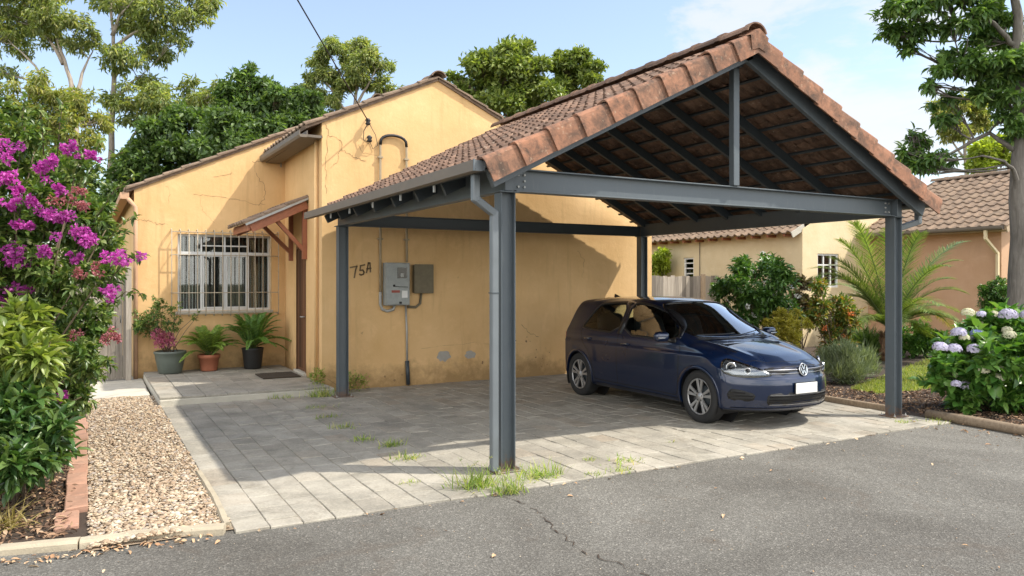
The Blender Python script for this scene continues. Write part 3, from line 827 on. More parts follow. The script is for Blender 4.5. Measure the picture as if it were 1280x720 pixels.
# awning over the door
aw = MB(); ac = Vector((1.0,0,.47)); al = ac.length; av = ac.normalized()
tile_slope(aw, (-1.04,6.72,2.655), (0,1,0), av, 1.5, al+.02, .22, .40, rr)
awn = aw.build('awning', M['grey_tile'], house)
b = MB()
for y in (6.76, 8.14): b.bar((-.94,y,2.595),(-.03,y,3.025),.035,.16)
b.bar((-.96,6.76,2.60),(-.96,8.16,2.60),.035,.11)
for k in range(3): b.bar((-.95+.38*k,6.8,2.665+.176*k),(-.95+.38*k,8.12,2.665+.176*k),.04,.03)
b.build('fascia', M['oiled_wood'], awn, bevel=.004)
b = MB(); b.bar((-1.02,6.71,2.64),(-.02,6.71,3.11),.02,.035); b.build('flashing', M['galvanised'], awn)
for y in (6.86, 8.04):
    b = MB(); xw = -.055+.043*(y-YF)-.04
    b.bar((xw,y,2.10),(xw,y,2.98),.075,.075,(0,1,0)); b.bar((xw,y,2.24),(-.56,y,2.79),.065,.065,(0,1,0))
    b.build('awning_bracket', M['oiled_wood'], awn, bevel=.004)
# door
def sp(u, z, d=0.0): return Vector((-.05,YF,0))+sU*u-sN*d+Vector((0,0,z))
b = MB()
def sbox(b, u0,u1,z0,z1,d0,d1): 
    q = [sp(u0,z0,d0),sp(u1,z0,d0),sp(u1,z1,d0),sp(u0,z1,d0),sp(u0,z0,d1),sp(u1,z0,d1),sp(u1,z1,d1),sp(u0,z1,d1)]
    b.add(q, [(0,1,2,3),(7,6,5,4),(0,4,5,1),(1,5,6,2),(2,6,7,3),(3,7,4,0)])
sbox(b, ds0+.05,ds1-.05,.17,2.30,.022,.062)
for k in range(5): sbox(b, ds0+.06+k*.142,ds0+.185+k*.142,.22,2.26,.010,.026)
door = b.build('door', M['door_wood'], house, bevel=.003)
b = MB(); sbox(b, ds0+.004,ds0+.05,.14,2.35,-.004,.066); sbox(b, ds1-.05,ds1-.004,.14,2.35,-.004,.066); sbox(b, ds0+.05,ds1-.05,2.30,2.35,-.004,.066)
b.build('door_frame', M['door_wood'], house)
b = MB(); b.tube([sp(ds0+.12,1.12,.015),sp(ds0+.12,1.12,-.05),sp(ds0+.22,1.12,-.05)],.011,8); b.build('handle', M['galvanised'], door)
b = MB(); sbox(b, ds0-.02,ds1+.02,.10,.165,-.05,.16); b.build('doorstep', M['concrete_pale'], house, bevel=.006)
# window
win = MB(); ff = .036; yw = YW+.07
def fb(x0,x1,z0,z1,y0=yw,y1=yw+.05): win.box(x0,x1,y0,y1,z0,z1)
fb(WX0,WX1,WZ0,WZ0+ff); fb(WX0,WX1,WZ1-ff,WZ1); fb(WX0,WX0+ff,WZ0+ff,WZ1-ff); fb(WX1-ff,WX1,WZ0+ff,WZ1-ff)
tz = WZ1-.37; fb(WX0+ff,WX1-ff,tz,tz+.055)
w4 = (WX1-WX0)
m1, m2, m3 = WX0+w4*.25, WX0+w4*.50, WX0+w4*.755
for x in (m1, m2, m3):
    fb(x-.018,x+.018,WZ0+ff,tz); fb(x-.014,x+.014,tz+.055,WZ1-ff)
fb(m1+.022,m3-.022,tz+.055+.10,tz+.055+.125,yw+.01,yw+.04)
for x0,x1 in ((m1+.022,m2-.022),(m2+.022,m3-.022)):
    for q in ((x0,x0+.022,WZ0+ff,tz),(x1-.022,x1,WZ0+ff,tz),(x0+.022,x1-.022,WZ0+ff,WZ0+ff+.03),(x0+.022,x1-.022,tz-.03,tz)): fb(*q,yw-.012,yw+.03)
window = win.build('window', M['aluminium'], house, bevel=.003)
b = MB(); b.box(WX0+.03,WX1-.03,yw+.024,yw+.028,WZ0+.03,WZ1-.03); b.build('pane', M['window_glass'], window)
b = MB(); b.box(WX0-.04,WX1+.04,YW-.05,YW+.08,WZ0-.045,WZ0-.002); b.build('sill', M['concrete_pale'], window, bevel=.006)
def curtain(x0, x1):
    b = MB(); n = 60; vs = []
    for i in range(n+1):
        x = x0+(x1-x0)*i/n; y = yw+.085+.025*math.sin(i*.95)+.012*math.sin(i*2.3+1)
        vs += [(x,y,WZ0-.02),(x+.004*math.sin(i),y+.01,WZ1+.02)]
    b.add(vs, [(2*i,2*i+2,2*i+3,2*i+1) for i in range(n)], 0, True); return b.build('curtain', M['curtain'], house, fix=False)
curtain(WX0-.02, m1+.02); curtain(m3-.03, WX1+.03)
b = MB(); n = 40; vs = []
for i in range(n+1):
    x = WX0+.02+(WX1-WX0-.04)*i/n; y = yw+.30+.03*math.sin(i*1.3)
    vs += [(x,y,tz+.08),(x,y,WZ1)]
b.add(vs, [(2*i,2*i+2,2*i+3,2*i+1) for i in range(n)], 0, True); b.build('curtain', M['curtain'], house, fix=False)
# burglar bars in front of it
g = MB(); gx0,gx1,gz0,gz1,gy = -1.93,-.08,1.10,2.66,YW-.13; rb = .0085
for k in range(14):
    x = gx0+(gx1-gx0)*k/13; g.tube([(x,YW+.01,gz0+.04),(x,gy+.04,gz0+.0),(x,gy,gz0+.03),(x,gy,gz1-.03),(x,gy+.04,gz1),(x,YW+.01,gz1-.02)], rb, 6)
for z in (gz0+.04,gz0+.42,gz1-.46,gz1-.05):
    g.tube([(gx0-.0,YW+.01,z),(gx0,gy+.03,z),(gx0+.03,gy-.008,z),(gx1-.03,gy-.008,z),(gx1,gy+.03,z),(gx1,YW+.01,z)], rb, 6)
g.build('window_bars', M['rusty_bar'], house)
# cracks, bare patches, painted number
cr = MB(); rc = random.Random(4); fo = (0,YF,0); X1 = (1,0,0); Yn = (0,-1,0)
for pts, w in [([(.02,4.20),(.05,4.02),(.25,3.95),(.27,3.80),(.42,3.72)],.012), ([(.25,3.95),(.20,3.60),(.08,3.50)],.007), ([(.42,3.72),(.52,3.70),(.66,3.66)],.012),
               ([(.05,4.02),(.02,3.6),(.0,3.35),(.02,3.1)],.008), ([(.55,3.9),(.6,3.78),(.9,3.74)],.006)]: jag(cr, pts, w, fo, X1, Yn, rc)
wo = (0,YW,0)
for pts, w in [([(-2.44,2.80),(-2.3,2.80),(-2.15,2.74),(-1.98,2.74)],.009), ([(-1.55,3.30),(-1.3,3.28),(-1.0,3.26),(-.75,3.25)],.008),
               ([(-1.2,3.62),(-.95,3.70),(-.9,3.74)],.007), ([(-.5,3.95),(-.45,3.7),(-.3,3.5),(-.32,3.28),(-.42,3.15)],.009), ([(-.9,3.26),(-.5,3.18),(-.3,3.18)],.007),
               ([(-.55,3.96),(-.3,3.98),(-.1,4.0)],.009), ([(-1.45,3.25),(-1.4,3.0),(-1.2,2.8)],.004), ([(-2.0,3.42),(-1.95,3.3),(-1.98,3.1)],.005)]: jag(cr, pts, w, wo, X1, Yn, rc)
for pts, w in [([(1.6,.62),(2.6,.66),(3.6,.60)],.004), ([(4.75,2.3),(4.9,2.1),(4.85,1.8)],.007), ([(3.55,.95),(3.7,.80),(3.9,.72)],.012)]: jag(cr, pts, w, fo, X1, Yn, rc)
cr.build('crack', M['crack_dark'], house, fix=False)
for (x,z,r) in ((2.02,.46,.13),(2.52,.46,.105)):
    b = MB(); rg = random.Random(int(x*100)); n = 18
    vs = [(x+math.cos(2*PI*k/n)*r*rg.uniform(.75,1.15),YF-.003,z+math.sin(2*PI*k/n)*r*.72*rg.uniform(.7,1.15)) for k in range(n)]
    b.add(vs, [tuple(range(n-1,-1,-1))]); b.build('bare_patch', M['mortar_grey'], house, fix=False)
b = MB(); rg = random.Random(8)
for k in range(26):
    x, z = rg.choice([(1.4,.3),(1.55,.42),(3.35,.75),(3.8,.6),(4.6,.55),(1.1,.12),(2.9,.35),(4.0,.32)]); x += rg.gauss(0,.12); z += rg.gauss(0,.07); r = rg.uniform(.006,.026); n = 8
    if z < .04: continue
    b.add([(x+math.cos(2*PI*q/n)*r*rg.uniform(.5,1.2),YF-.003,z+math.sin(2*PI*q/n)*r*rg.uniform(.5,1.3)) for q in range(n)], [tuple(range(n-1,-1,-1))])
b.build('chipped_spot', M['crack_dark'], house, fix=False)
b = MB(); ny = YF-.002
def stroke(b, pts, w=.024):
    for (x0,z0),(x1,z1) in zip(pts, pts[1:]):
        d = Vector((x1-x0,0,z1-z0)).normalized()*w*.35
        b.bar(Vector((.10+x0*.82,ny,.31+z0*.84))-d, Vector((.10+x1*.82,ny,.31+z1*.84))+d, w, .004, (0,1,0))
stroke(b, [(.37,1.95),(.50,1.975),(.475,1.90),(.45,1.76)])
stroke(b, [(.66,2.005),(.575,1.985),(.565,1.895),(.62,1.905),(.645,1.865),(.63,1.825),(.585,1.81),(.555,1.825)])
stroke(b, [(.695,1.855),(.735,2.04),(.765,2.04),(.775,1.87)]); stroke(b, [(.70,1.925),(.785,1.94)])
b.build('house_number', M['ink'], house)

# =================================================================== things on the wall
t = thing('meter_box', 'grey metal electricity meter box with small dark window on the yellow wall', 'meter box', (1.145,YF,1.34))
b = MB(); b.box(.94,1.35,YF-.16,YF-.002,1.34,2.03); b.build('case', M['meter_paint'], t, bevel=.008)
b = MB(); b.box(.955,1.335,YF-.175,YF-.162,1.355,2.015); dr = b.build('door', M['meter_paint'], t, bevel=.005)
b = MB(); b.box(1.13,1.29,YF-.182,YF-.1765,1.78,1.95); b.build('window', M['dark_glass_plain'], dr)
b = MB(); b.box(1.18,1.235,YF-.186,YF-.1825,1.80,1.86); b.build('meter_dial', M['galvanised'], dr)
b = MB(); b.box(1.03,1.17,YF-.179,YF-.1765,1.545,1.585); b.build('warning_label', M['red_print'], dr)
b = MB(); b.box(1.20,1.30,YF-.19,YF-.1765,1.46,1.58); b.build('switch_cover', M['white_plastic'], dr, bevel=.004)
b = MB(); b.box(1.16,1.20,YF-.19,YF-.1765,1.365,1.40); b.lathe((1.07,YF-.176,1.66),(0,-1,0),[(.0,.02),(.018,.02),(.018,0)],12); b.bar((1.08,YF-.182,1.645),(1.31,YF-.182,1.635),.008,.008); b.build('latch', M['black_rubber'], dr)
t = thing('fuse_box', 'brown weathered fuse box right of the grey meter box', 'fuse box', (1.61,YF,1.54))
b = MB(); b.box(1.455,1.775,YF-.11,YF-.002,1.54,2.0); b.build('case', M['fuse_paint'], t, bevel=.006)
b = MB(); b.box(1.445,1.785,YF-.126,YF-.112,1.53,2.01); b.build('lid', M['fuse_paint'], t, bevel=.006)
b = MB(); yc = YF-.035
arc = [(1.115+.225*math.cos(PI-k*PI/10), yc, 3.93+.17*math.sin(k*PI/10)**.6) for k in range(11)]
b.tube([(.89,yc,1.55),(.89,yc,2.6),(.89,yc,3.5)]+arc+[(1.34,yc,3.5),(1.34,yc,2.6),(1.34,yc-.02,2.04)], .021, 8)
cnd = b.build('conduit_loop', M['old_conduit'], origin=(.9,YF,1.5)); tag(cnd, 'tall looped metal conduit rising from the meter box up the gable', 'conduit')
b = MB(); b.tube([(x,yc-.002,z+.003) for x, y, z in arc], .024, 8); b.build('bend', M['black_rubber'], cnd)
b = MB()
for x in (.89,1.34):
    for z in (2.4,3.05,3.72): b.box(x-.04,x+.04,yc-.026,YF-.003,z,z+.025)
b.build('saddle_clip', M['old_conduit'], cnd)
b = MB(); b.tube([(.89,yc,1.56),(.89,yc,1.36),(.92,yc,1.28),(1.0,yc-.02,1.245),(1.09,yc-.04,1.27),(1.12,yc-.04,1.34)], .024, 8)
tag(b.build('cable_elbow', M['galvanised'], origin=(.9,YF,1.3)), 'grey curved conduit elbow entering the meter box from below', 'conduit')
b = MB(); b.tube([(1.36,yc,1.31),(1.5,yc,1.30),(1.58,yc,1.36),(1.60,yc,1.53)], .022, 8)
tag(b.build('cable_elbow', M['fuse_paint'], origin=(1.4,YF,1.3)), 'brown curved pipe joining the meter box and fuse box below', 'conduit')
b = MB(); b.tube([(1.325,yc,1.34),(1.345,yc,.9),(1.35,yc,.4)], .017, 8); dp = b.build('ground_conduit', M['galvanised'], origin=(1.35,YF,.4)); tag(dp, 'thin grey conduit running from the meter box down to the paving', 'conduit')
b = MB(); b.tube([(1.35,yc,.42),(1.37,yc,.03)], .034, 8); b.build('guard_sleeve', M['dark_steel'], dp)
for (x,z,lab) in ((.665,4.27,'upper dark wall insulator holding the overhead wire'),(.69,4.0,'lower dark wall insulator with looped wire')):
    t = thing('insulator', lab, 'insulator', (x,YF,z), group='insulators on the gable')
    b = MB(); b.lathe((x,YF-.09,z-.05),(0,0,1),[(.0,0),(.03,0),(.045,.02),(.028,.045),(.045,.07),(.03,.1),(0,.1)],14); b.build('spool', M['black_rubber'], t)
    b = MB(); b.tube([(x,YF-.002,z-.06),(x,YF-.10,z-.06),(x,YF-.10,z+.06),(x,YF-.002,z+.06)],.008,6); b.build('bracket', M['rusty_bar'], t)
b = MB(); A = Vector((.665,YF-.10,4.28)); E = Vector((-4.9,-2.55,6.85)); pts = []
for k in range(25):
    u = k/24; p = A.lerp(E, u); p.z -= .35*u*(1-u)*0+.0; pts.append(p)
b.tube(pts, .010, 6)
b.tube([(.665,YF-.10,4.25),(.60,YF-.08,4.12),(.60,YF-.06,3.98),(.68,YF-.08,3.95)], .006, 5)
b.tube([(.69,YF-.09,4.24),(.80,YF-.06,4.08),(.84,YF-.05,3.92),(.76,YF-.05,3.85),(.70,YF-.09,3.95)], .005, 5)
tag(b.build('overhead_wire', M['black_rubber'], origin=tuple(A)), 'black overhead service wire running from the gable up to the left', 'wire')

# door mat
b = MB(); b.box(-.74,-.13,6.75,7.45,.136,.155); tag(b.build('door_mat', M['door_mat'], origin=(-.4,7.1,.136), bevel=.005), 'dark brown door mat on the porch in front of the door', 'door mat')

# gate left of the house
t = thing('side_gate', 'weathered grey board gate beside the house behind the flowering bush', 'gate', (-3.0,8.62,0))
b = MB(); rg = random.Random(2); x = -3.85
while x < -2.66:
    w = .115; b.box(x,x+w-.006,8.62+rg.uniform(0,.008),8.645,.05,1.80+rg.uniform(-.02,.02)); x += w
b.build('board', M['weathered_board'], t)
b = MB(); b.box(-3.85,-2.68,8.65,8.69,.35,.45); b.box(-3.85,-2.68,8.65,8.69,1.45,1.55); b.build('rail', M['weathered_board'], t)
b = MB(); b.box(-2.66,-2.57,8.58,8.68,0,1.98); b.build('gate_post', M['weathered_board'], t, bevel=.006)
b = MB(); b.tube([(-2.74,8.60,1.02),(-2.74,8.575,1.02),(-2.74,8.575,1.14),(-2.74,8.60,1.14)],.006,6); b.build('latch', M['dark_steel'], t)
# =================================================================== THE CARPORT
cp = thing('carport', 'open steel carport with gabled clay tile roof on four grey posts', 'carport', (2.9,2.5,0))
CXM, ZR, CSL = 2.895, 4.30, .4975            # ridge line, underside of tiles, slope
XL, XR, Y0, Y1 = -.27, 6.06, -.27, 5.48
c = 1/math.hypot(1,CSL); VL = Vector((c,0,CSL*c)); VR = Vector((-c,0,CSL*c))
NL = Vector((-CSL*c,0,c)); NR = Vector((CSL*c,0,c)); SLN = (CXM-XL)/c
zl = ZR-CSL*(CXM-XL)
rt = random.Random(31)
tl_ = MB(); tile_slope(tl_, (XL,Y0+.05,zl+.012), (0,1,0), VL, Y1-Y0-.05, SLN, .17, .27, rt)
roofL = tl_.build('tile_slope', M['clay_tile'], cp)
tr_ = MB(); tile_slope(tr_, (XR,Y0+.05,zl+.012), (0,1,0), VR, Y1-Y0-.05, SLN, .17, .27, rt)
roofR = tr_.build('tile_slope', M['clay_tile'], cp)
b = MB(); ridge_caps(b, (CXM,Y0-.02,ZR+.075), (CXM,Y1,ZR+.075), .12, .40, rt); b.build('ridge_cap', M['clay_tile'], cp)
for P, V in (((XL-.03,Y0,zl+.0),VL),((XR+.03,Y0,zl+.0),VR)):
    b = MB(); P = Vector(P); verge_caps(b, P, P+V*(SLN+.02), (0,-1,0), 10, rt, .155); b.build('verge_cap', M['verge_tile'], cp)
b = MB(); b.add([(CXM-.13,Y0-.075,ZR+.0),(CXM,Y0-.075,ZR+.085),(CXM+.13,Y0-.075,ZR+.0),(CXM+.10,Y0-.064,ZR-.15),(CXM,Y0-.064,ZR-.115),(CXM-.10,Y0-.064,ZR-.15),
       (CXM-.13,Y0+.1,ZR+.03),(CXM,Y0+.1,ZR+.11),(CXM+.13,Y0+.1,ZR+.03)], [(0,1,4,5),(1,2,3,4),(0,6,7,1),(1,7,8,2)])
b.build('apex_cap', M['verge_tile'], cp)
# battens and rafters below the tiles
b = MB()
for k in range(12):
    for P, V, N in ((Vector((XL,0,zl)),VL,NL),(Vector((XR,0,zl)),VR,NR)):
        q = P+V*(.05+k*SLN/12)-N*.035; b.bar((q.x,Y0+.14,q.z),(q.x,Y1-.02,q.z),.032,.026,tuple(N))
b.build('batten', M['dark_steel'], cp)
def rafter(y, w, d, m, name='rafter', drop=.052):
    for P, V, N in ((Vector((XL,y,zl)),VL,NL),(Vector((XR,y,zl)),VR,NR)):
        q = MB(); a = P+V*.02-N*(drop+d/2); e = P+V*(SLN-.01)-N*(drop+d/2)
        q.bar(a, e, w, d, tuple(N)); q.build(name, M[m], cp, bevel=.003)
for y in (.82,1.52,2.22,2.92,3.62,4.32,4.98): rafter(y, .05, .12, 'dark_steel')
rafter(-.155, .055, .17, 'grey_steel', 'barge_rafter', .028)
b = MB(); b.box(CXM-.03,CXM+.03,-.08,Y1-.05,ZR-.25,ZR-.09); b.build('ridge_beam', M['dark_steel'], cp)
# posts: H sections, flanges facing along the front
PX_, PYc = (.075, 5.735), (.068, 5.10)
TOPZ, BOTZ = 2.772, 2.555
def hpost(x, y, z0, z1, m='grey_steel'):
    q = MB(); q.ibeam((x,y,z0),(x,y,z1),.150,.136,.011,.009,(1,0,0)); return q
for (x,y,lab) in ((PX_[0],PYc[0],0),(PX_[1],PYc[0],1),(PX_[0],PYc[1],2),(PX_[1],PYc[1],3)):
    p = hpost(x,y,.02,BOTZ-.012).build('post', M['grey_steel'], cp, bevel=.003)
    q = MB(); q.box(x-.14,x+.14,y-.12,y+.12,.008,.028)
    q.build('base_plate', M['grey_steel'], p, bevel=.003)
    q = MB()
    for sx in (-.11,.11):
        for sy in (-.09,.09): q.lathe((x+sx,y+sy,.028),(0,0,1),[(.013,0),(.013,.012),(.006,.012),(.006,.028),(0,.028)],6,0,False)
    q.build('anchor_bolt', M['galvanised'], p)
    q = MB(); q.box(x-.10,x+.10,y-.09,y+.09,BOTZ-.0115,BOTZ-.001); q.build('cap_plate', M['grey_steel'], p, bevel=.002)
zc = (TOPZ+BOTZ)/2; dp_ = TOPZ-BOTZ
b = MB(); b.ibeam((PX_[0]+.085,PYc[0],zc),(PX_[1]-.085+.02,PYc[0],zc),dp_-.004,.126,.013,.009); fbm = b.build('front_beam', M['grey_steel'], cp, bevel=.002)
b = MB()
for x0, s in ((PX_[0]+.10,1),(PX_[1]-.08,-1)):
    for dx in (.035,.10):
        for dz in (-.055,.0,.055):
            if dx > .05 or dz: b.lathe((x0+s*dx,PYc[0]-.005,zc+dz),(0,-1,0),[(.0,.014),(.011,.014),(.011,0)],6,0,False)
b.build('bolt', M['galvanised'], fbm)
for x in PX_:
    b = MB(); sgn = 1 if x < 1 else -1
    b.box(x-.045,x+.045,PYc[0]-.085,PYc[1]+.09,BOTZ+.001,TOPZ+.002)
    b.build('side_beam', M['grey_steel'], cp, bevel=.004)
b = MB(); b.ibeam((PX_[0]+.05,PYc[1],zc-.02),(PX_[1]-.05,PYc[1],zc-.02),.18,.11,.012,.009); b.build('rear_beam', M['dark_steel'], cp)
b = MB(); b.box(CXM-.042,CXM+.042,-.02,.055,TOPZ+.002,ZR-.19); b.build('king_post', M['grey_steel'], cp, bevel=.004)
b = MB(); b.box(CXM-.05,CXM+.05,PYc[1]-.04,PYc[1]+.04,TOPZ-.02,ZR-.2); b.build('king_post', M['dark_steel'], cp)
# gutters
gpr = [(a*.92, z*.78+.012) for a, z in [(-.062,.062),(-.062,-.005),(-.048,-.045),(-.02,-.062),(.06,-.062),(.06,.062),(.05,.062),(.05,-.05),(-.02,-.05),(-.04,-.038),(-.05,.0),(-.05,.052)]]
gz = zl-.012
b = MB(); b.extrude([(-a,z) for a,z in gpr], (XL-.075,Y0+.02,gz),(XL-.075,Y1,gz-.012))
gl = b.build('gutter', M['gutter_brown'], cp, bevel=.002)
b = MB(); b.extrude([(-a*1.02,z*1.02) for a,z in gpr if True], (XL-.075,Y0+.012,gz),(XL-.075,Y0+.03,gz)); b.prism([(a*.92, z*.78+.012) for a, z in [(-.058,.055),(-.058,-.005),(-.045,-.043),(-.02,-.06),(.056,-.06),(.056,.055)]],(XL-.075,Y0+.016,gz),(1,0,0),(0,0,1),(0,.006,0)); b.build('gutter_end', M['gutter_steel'], gl)
b = MB(); b.extrude(gpr, (XR+.075,Y0+.02,gz),(XR+.075,Y1,gz-.012)); b.build('gutter', M['gutter_steel'], cp, bevel=.002)
for y in (.75,1.65,2.55,3.45,4.3):
    b = MB(); b.box(XL-.06,XL-.045,y,y+.03,gz-.115,gz-.05); b.build('gutter_bracket', M['galvanised'], gl)
# downpipes
def rectpipe(pts, w):
    q = MB()
    for a, e in zip(pts, pts[1:]):
        a = Vector(a); e = Vector(e); d = (e-a).normalized(); q.bar(a-d*w*.32, e+d*w*.32, w, w, (0,1,0))
    return q
dpl = rectpipe([(XL-.02,-.06,gz-.06),(XL-.02,-.06,2.46),(-.073,-.0,2.345),(-.073,-.0,.06)], .066).build('downpipe', M['gutter_steel'], cp, bevel=.008)
q = MB(); q.box(-.111,-.036,-.037,.037,1.63,1.638); q.build('pipe_joint', M['dark_steel'], dpl)
rectpipe([(XR+.05,-.02,gz-.06),(XR+.05,-.02,2.50),(5.86,.07,2.42)], .07).build('downpipe', M['gutter_steel'], cp, bevel=.008)
# =================================================================== THE CAR (local: x forward, y left, z up)
def interp(x, tab):
    """smooth monotone-ish interpolation through (x,y) pairs"""
    xs = np.array([t[0] for t in tab], float); ys = np.array([t[1] for t in tab], float)
    h = np.diff(xs); s = np.diff(ys)/h; m = np.zeros(len(xs)); m[0] = s[0]; m[-1] = s[-1]
    for i in range(1, len(xs)-1):
        m[i] = 0 if s[i-1]*s[i] <= 0 else 2*s[i-1]*s[i]/(s[i-1]+s[i])
    x = np.clip(np.asarray(x, float), xs[0], xs[-1]); i = np.clip(np.searchsorted(xs, x)-1, 0, len(xs)-2)
    t = (x-xs[i])/h[i]
    return ys[i]*(1+2*t)*(1-t)**2+h[i]*m[i]*t*(1-t)**2+ys[i+1]*t*t*(3-2*t)+h[i]*m[i+1]*t*t*(t-1)
ZT = [(-2.12,.74),(-2.11,.90),(-2.06,1.02),(-1.97,1.19),(-1.875,1.35),(-1.80,1.408),(-1.66,1.425),(-1.3,1.442),(-.8,1.458),(-.35,1.46),(0,1.445),(.2,1.420),(.36,1.372),(.55,1.285),(.8,1.142),(1.0,1.01),(1.10,.953),(1.3,.928),(1.6,.876),(1.82,.823),(1.98,.770),(2.06,.735),(2.12,.70)]
ZB = [(-2.12,.32),(-1.9,.24),(-1.3,.20),(0,.19),(1.3,.19),(1.9,.20),(2.12,.22)]
WZ = [(.15,.900),(.22,.945),(.32,.972),(.45,.988),(.58,.999),(.70,1.0),(.800,1.0),(.825,.972),(.90,.962),(.955,.938),(1.0,.905),(1.2,.795),(1.38,.68),(1.47,.61)]
WX = [(-2.12,.86),(-1.6,.885),(-.8,.897),(0,.895),(.9,.897),(1.35,.898),(2.12,.88)]
smst = lambda a, b, x: (lambda t: t*t*(3-2*t))(np.clip((x-a)/(b-a), 0, 1))
def car_map(P):
    """unit rounded box -> hatchback body"""
    x = P[:,0]*2.12; xr = x
    zt = interp(x, ZT); zb = interp(x, ZB)
    w = (P[:,2]+1)/2; z = zb+(zt-zb)*w
    hw = interp(x, WX)*interp(z, WZ)
    y = P[:,1]*hw; t = np.abs(y)/.9
    top = np.clip(P[:,2]-.80, 0, .2)/.2
    z = z-.035*top*np.abs(P[:,1])**2.2
    sf = smst(1.0, 2.12, x); sr = smst(-1.3, -2.12, x) if False else smst(1.3, 2.12, -x)
    prof = interp(z, [(.15,-.085),(.25,-.035),(.36,.0),(.5,.005),(.57,-.006),(.60,-.022),(.70,-.045),(.8,-.07)])
    x2 = x-.47*t**2.5*sf+.24*t**2.6*sr+prof*smst(1.75,2.12,x)
    gl = smst(.93, 1.06, z)*np.exp(-((x-.62)/.42)**2)
    x2 = x2-.17*(np.abs(y)/.68)**2*gl
    x2 = np.where(x2 < -1.367, -1.367+(x2+1.367)*.80, x2); x2 = np.where(x2 > 1.27, 1.27+(x2-1.27)*1.06, x2)
    return np.stack([x2, y, z], 1)
def rounded_grid(nx, ny, nz, rho):
    vid = {}; V = []; F = []
    def vert(i, j, k):
        if (i,j,k) not in vid: vid[(i,j,k)] = len(V); V.append((2*i/nx-1, 2*j/ny-1, 2*k/nz-1))
        return vid[(i,j,k)]
    for i in range(nx):
        for j in range(ny):
            F.append((vert(i,j,0),vert(i,j+1,0),vert(i+1,j+1,0),vert(i+1,j,0)))
            F.append((vert(i,j,nz),vert(i+1,j,nz),vert(i+1,j+1,nz),vert(i,j+1,nz)))
        for k in range(nz):
            F.append((vert(i,0,k),vert(i+1,0,k),vert(i+1,0,k+1),vert(i,0,k+1)))
            F.append((vert(i,ny,k),vert(i,ny,k+1),vert(i+1,ny,k+1),vert(i+1,ny,k)))
    for j in range(ny):
        for k in range(nz):
            F.append((vert(0,j,k),vert(0,j,k+1),vert(0,j+1,k+1),vert(0,j+1,k)))
            F.append((vert(nx,j,k),vert(nx,j+1,k),vert(nx,j+1,k+1),vert(nx,j,k+1)))
    V = np.array(V); rho = np.array(rho)
    inner = np.clip(V, -(1-rho), 1-rho); d = V-inner; q = d/rho
    # spherical corner: keep directions inside the corner cube
    L = np.linalg.norm(q, axis=1, keepdims=True); mx = np.abs(q).max(axis=1, keepdims=True)
    q = np.where(L > 1e-9, q*mx/np.maximum(L,1e-9), 0)
    return inner+q*rho, F
cv, cf = rounded_grid(190, 64, 60, (.035,.10,.10))
cv = car_map(cv)
# shape refinements: hood creases
hx = smst(.95,1.15,cv[:,0])*(1-smst(1.9,2.05,cv[:,0])); cv[:,2] += np.where(cv[:,2] > .66, .016*np.exp(-((np.abs(cv[:,1])-(.60-.12*(cv[:,0]-1)))/.06)**2)*hx, 0)
CAR_T = BVHTree.FromPolygons([Vector(v) for v in cv], cf)
fc = np.array([cv[list(f)].mean(axis=0) for f in cf])
e1 = np.array([cv[f[2]]-cv[f[0]] for f in cf]); e2 = np.array([cv[f[3]]-cv[f[1]] for f in cf]); fn = unit(np.cross(e1,e2))
def inpoly(px, py, poly):
    r = np.zeros(len(px), bool); n = len(poly)
    for i in range(n):
        x0,y0 = poly[i]; x1,y1 = poly[(i+1)%n]
        c_ = ((y0 > py) != (y1 > py))
        with np.errstate(divide='ignore', invalid='ignore'):
            r ^= c_ & (px < (x1-x0)*(py-y0)/(y1-y0+1e-12)+x0)
    return r
def smooth_poly(poly, k=2):
    for _ in range(k):
        q = []
        for i in range(len(poly)):
            a = poly[i]; c_ = poly[(i+1)%len(poly)]
            q += [(a[0]*.8+c_[0]*.2,a[1]*.8+c_[1]*.2),(a[0]*.2+c_[0]*.8,a[1]*.2+c_[1]*.8)]
        poly = q
    return poly
def grow(poly, d):
    n = len(poly); A = sum(poly[i][0]*poly[(i+1)%n][1]-poly[(i+1)%n][0]*poly[i][1] for i in range(n)); s = 1 if A > 0 else -1
    out = []
    for i in range(n):
        p0 = Vector(poly[i-1]); p = Vector(poly[i]); p1 = Vector(poly[(i+1)%n])
        a = (p-p0).normalized(); c_ = (p1-p).normalized(); na = Vector((a.y,-a.x))*s; nc = Vector((c_.y,-c_.x))*s
        m = na+nc; l = m.length; m = m/l if l > 1e-6 else na
        out.append(tuple(p+m*d/max(.5, m.dot(na))))
    return out
FW, RW = smooth_poly([(.93,.945),(.66,1.145),(.43,1.275),(.18,1.348),(-.10,1.376),(-.335,1.382),(-.335,.960)],1), smooth_poly([(-.43,.963),(-.43,1.382),(-.80,1.376),(-1.06,1.355),(-1.16,1.29),(-1.345,1.05),(-1.335,.995)],1)
WS = smooth_poly([(-.67,.93),(-.35,1.035),(0,1.07),(.35,1.035),(.67,.93),(.575,.30),(.50,.205),(.25,.25),(0,.262),(-.25,.25),(-.50,.205),(-.575,.30)],1)   # (y,x) seen from above
RG = smooth_poly([(-.60,1.03),(.60,1.03),(.53,1.30),(.3,1.325),(-.3,1.325),(-.53,1.30)],1)                                   # (y,z) from behind
FAX, RAX, AZ = 1.27, -1.367, .318
side = np.abs(fn[:,1]) > .25
kill = side & (inpoly(fc[:,0], fc[:,2], FW) | inpoly(fc[:,0], fc[:,2], RW)) & (fc[:,2] > .9)
kill |= (fn[:,2] > .2) & (fc[:,0] > 0) & (fc[:,2] > 1.0) & inpoly(fc[:,1], fc[:,0], WS)
kill |= (fn[:,0] < -.2) & inpoly(fc[:,1], fc[:,2], RG) & (fc[:,0] < -1.6)
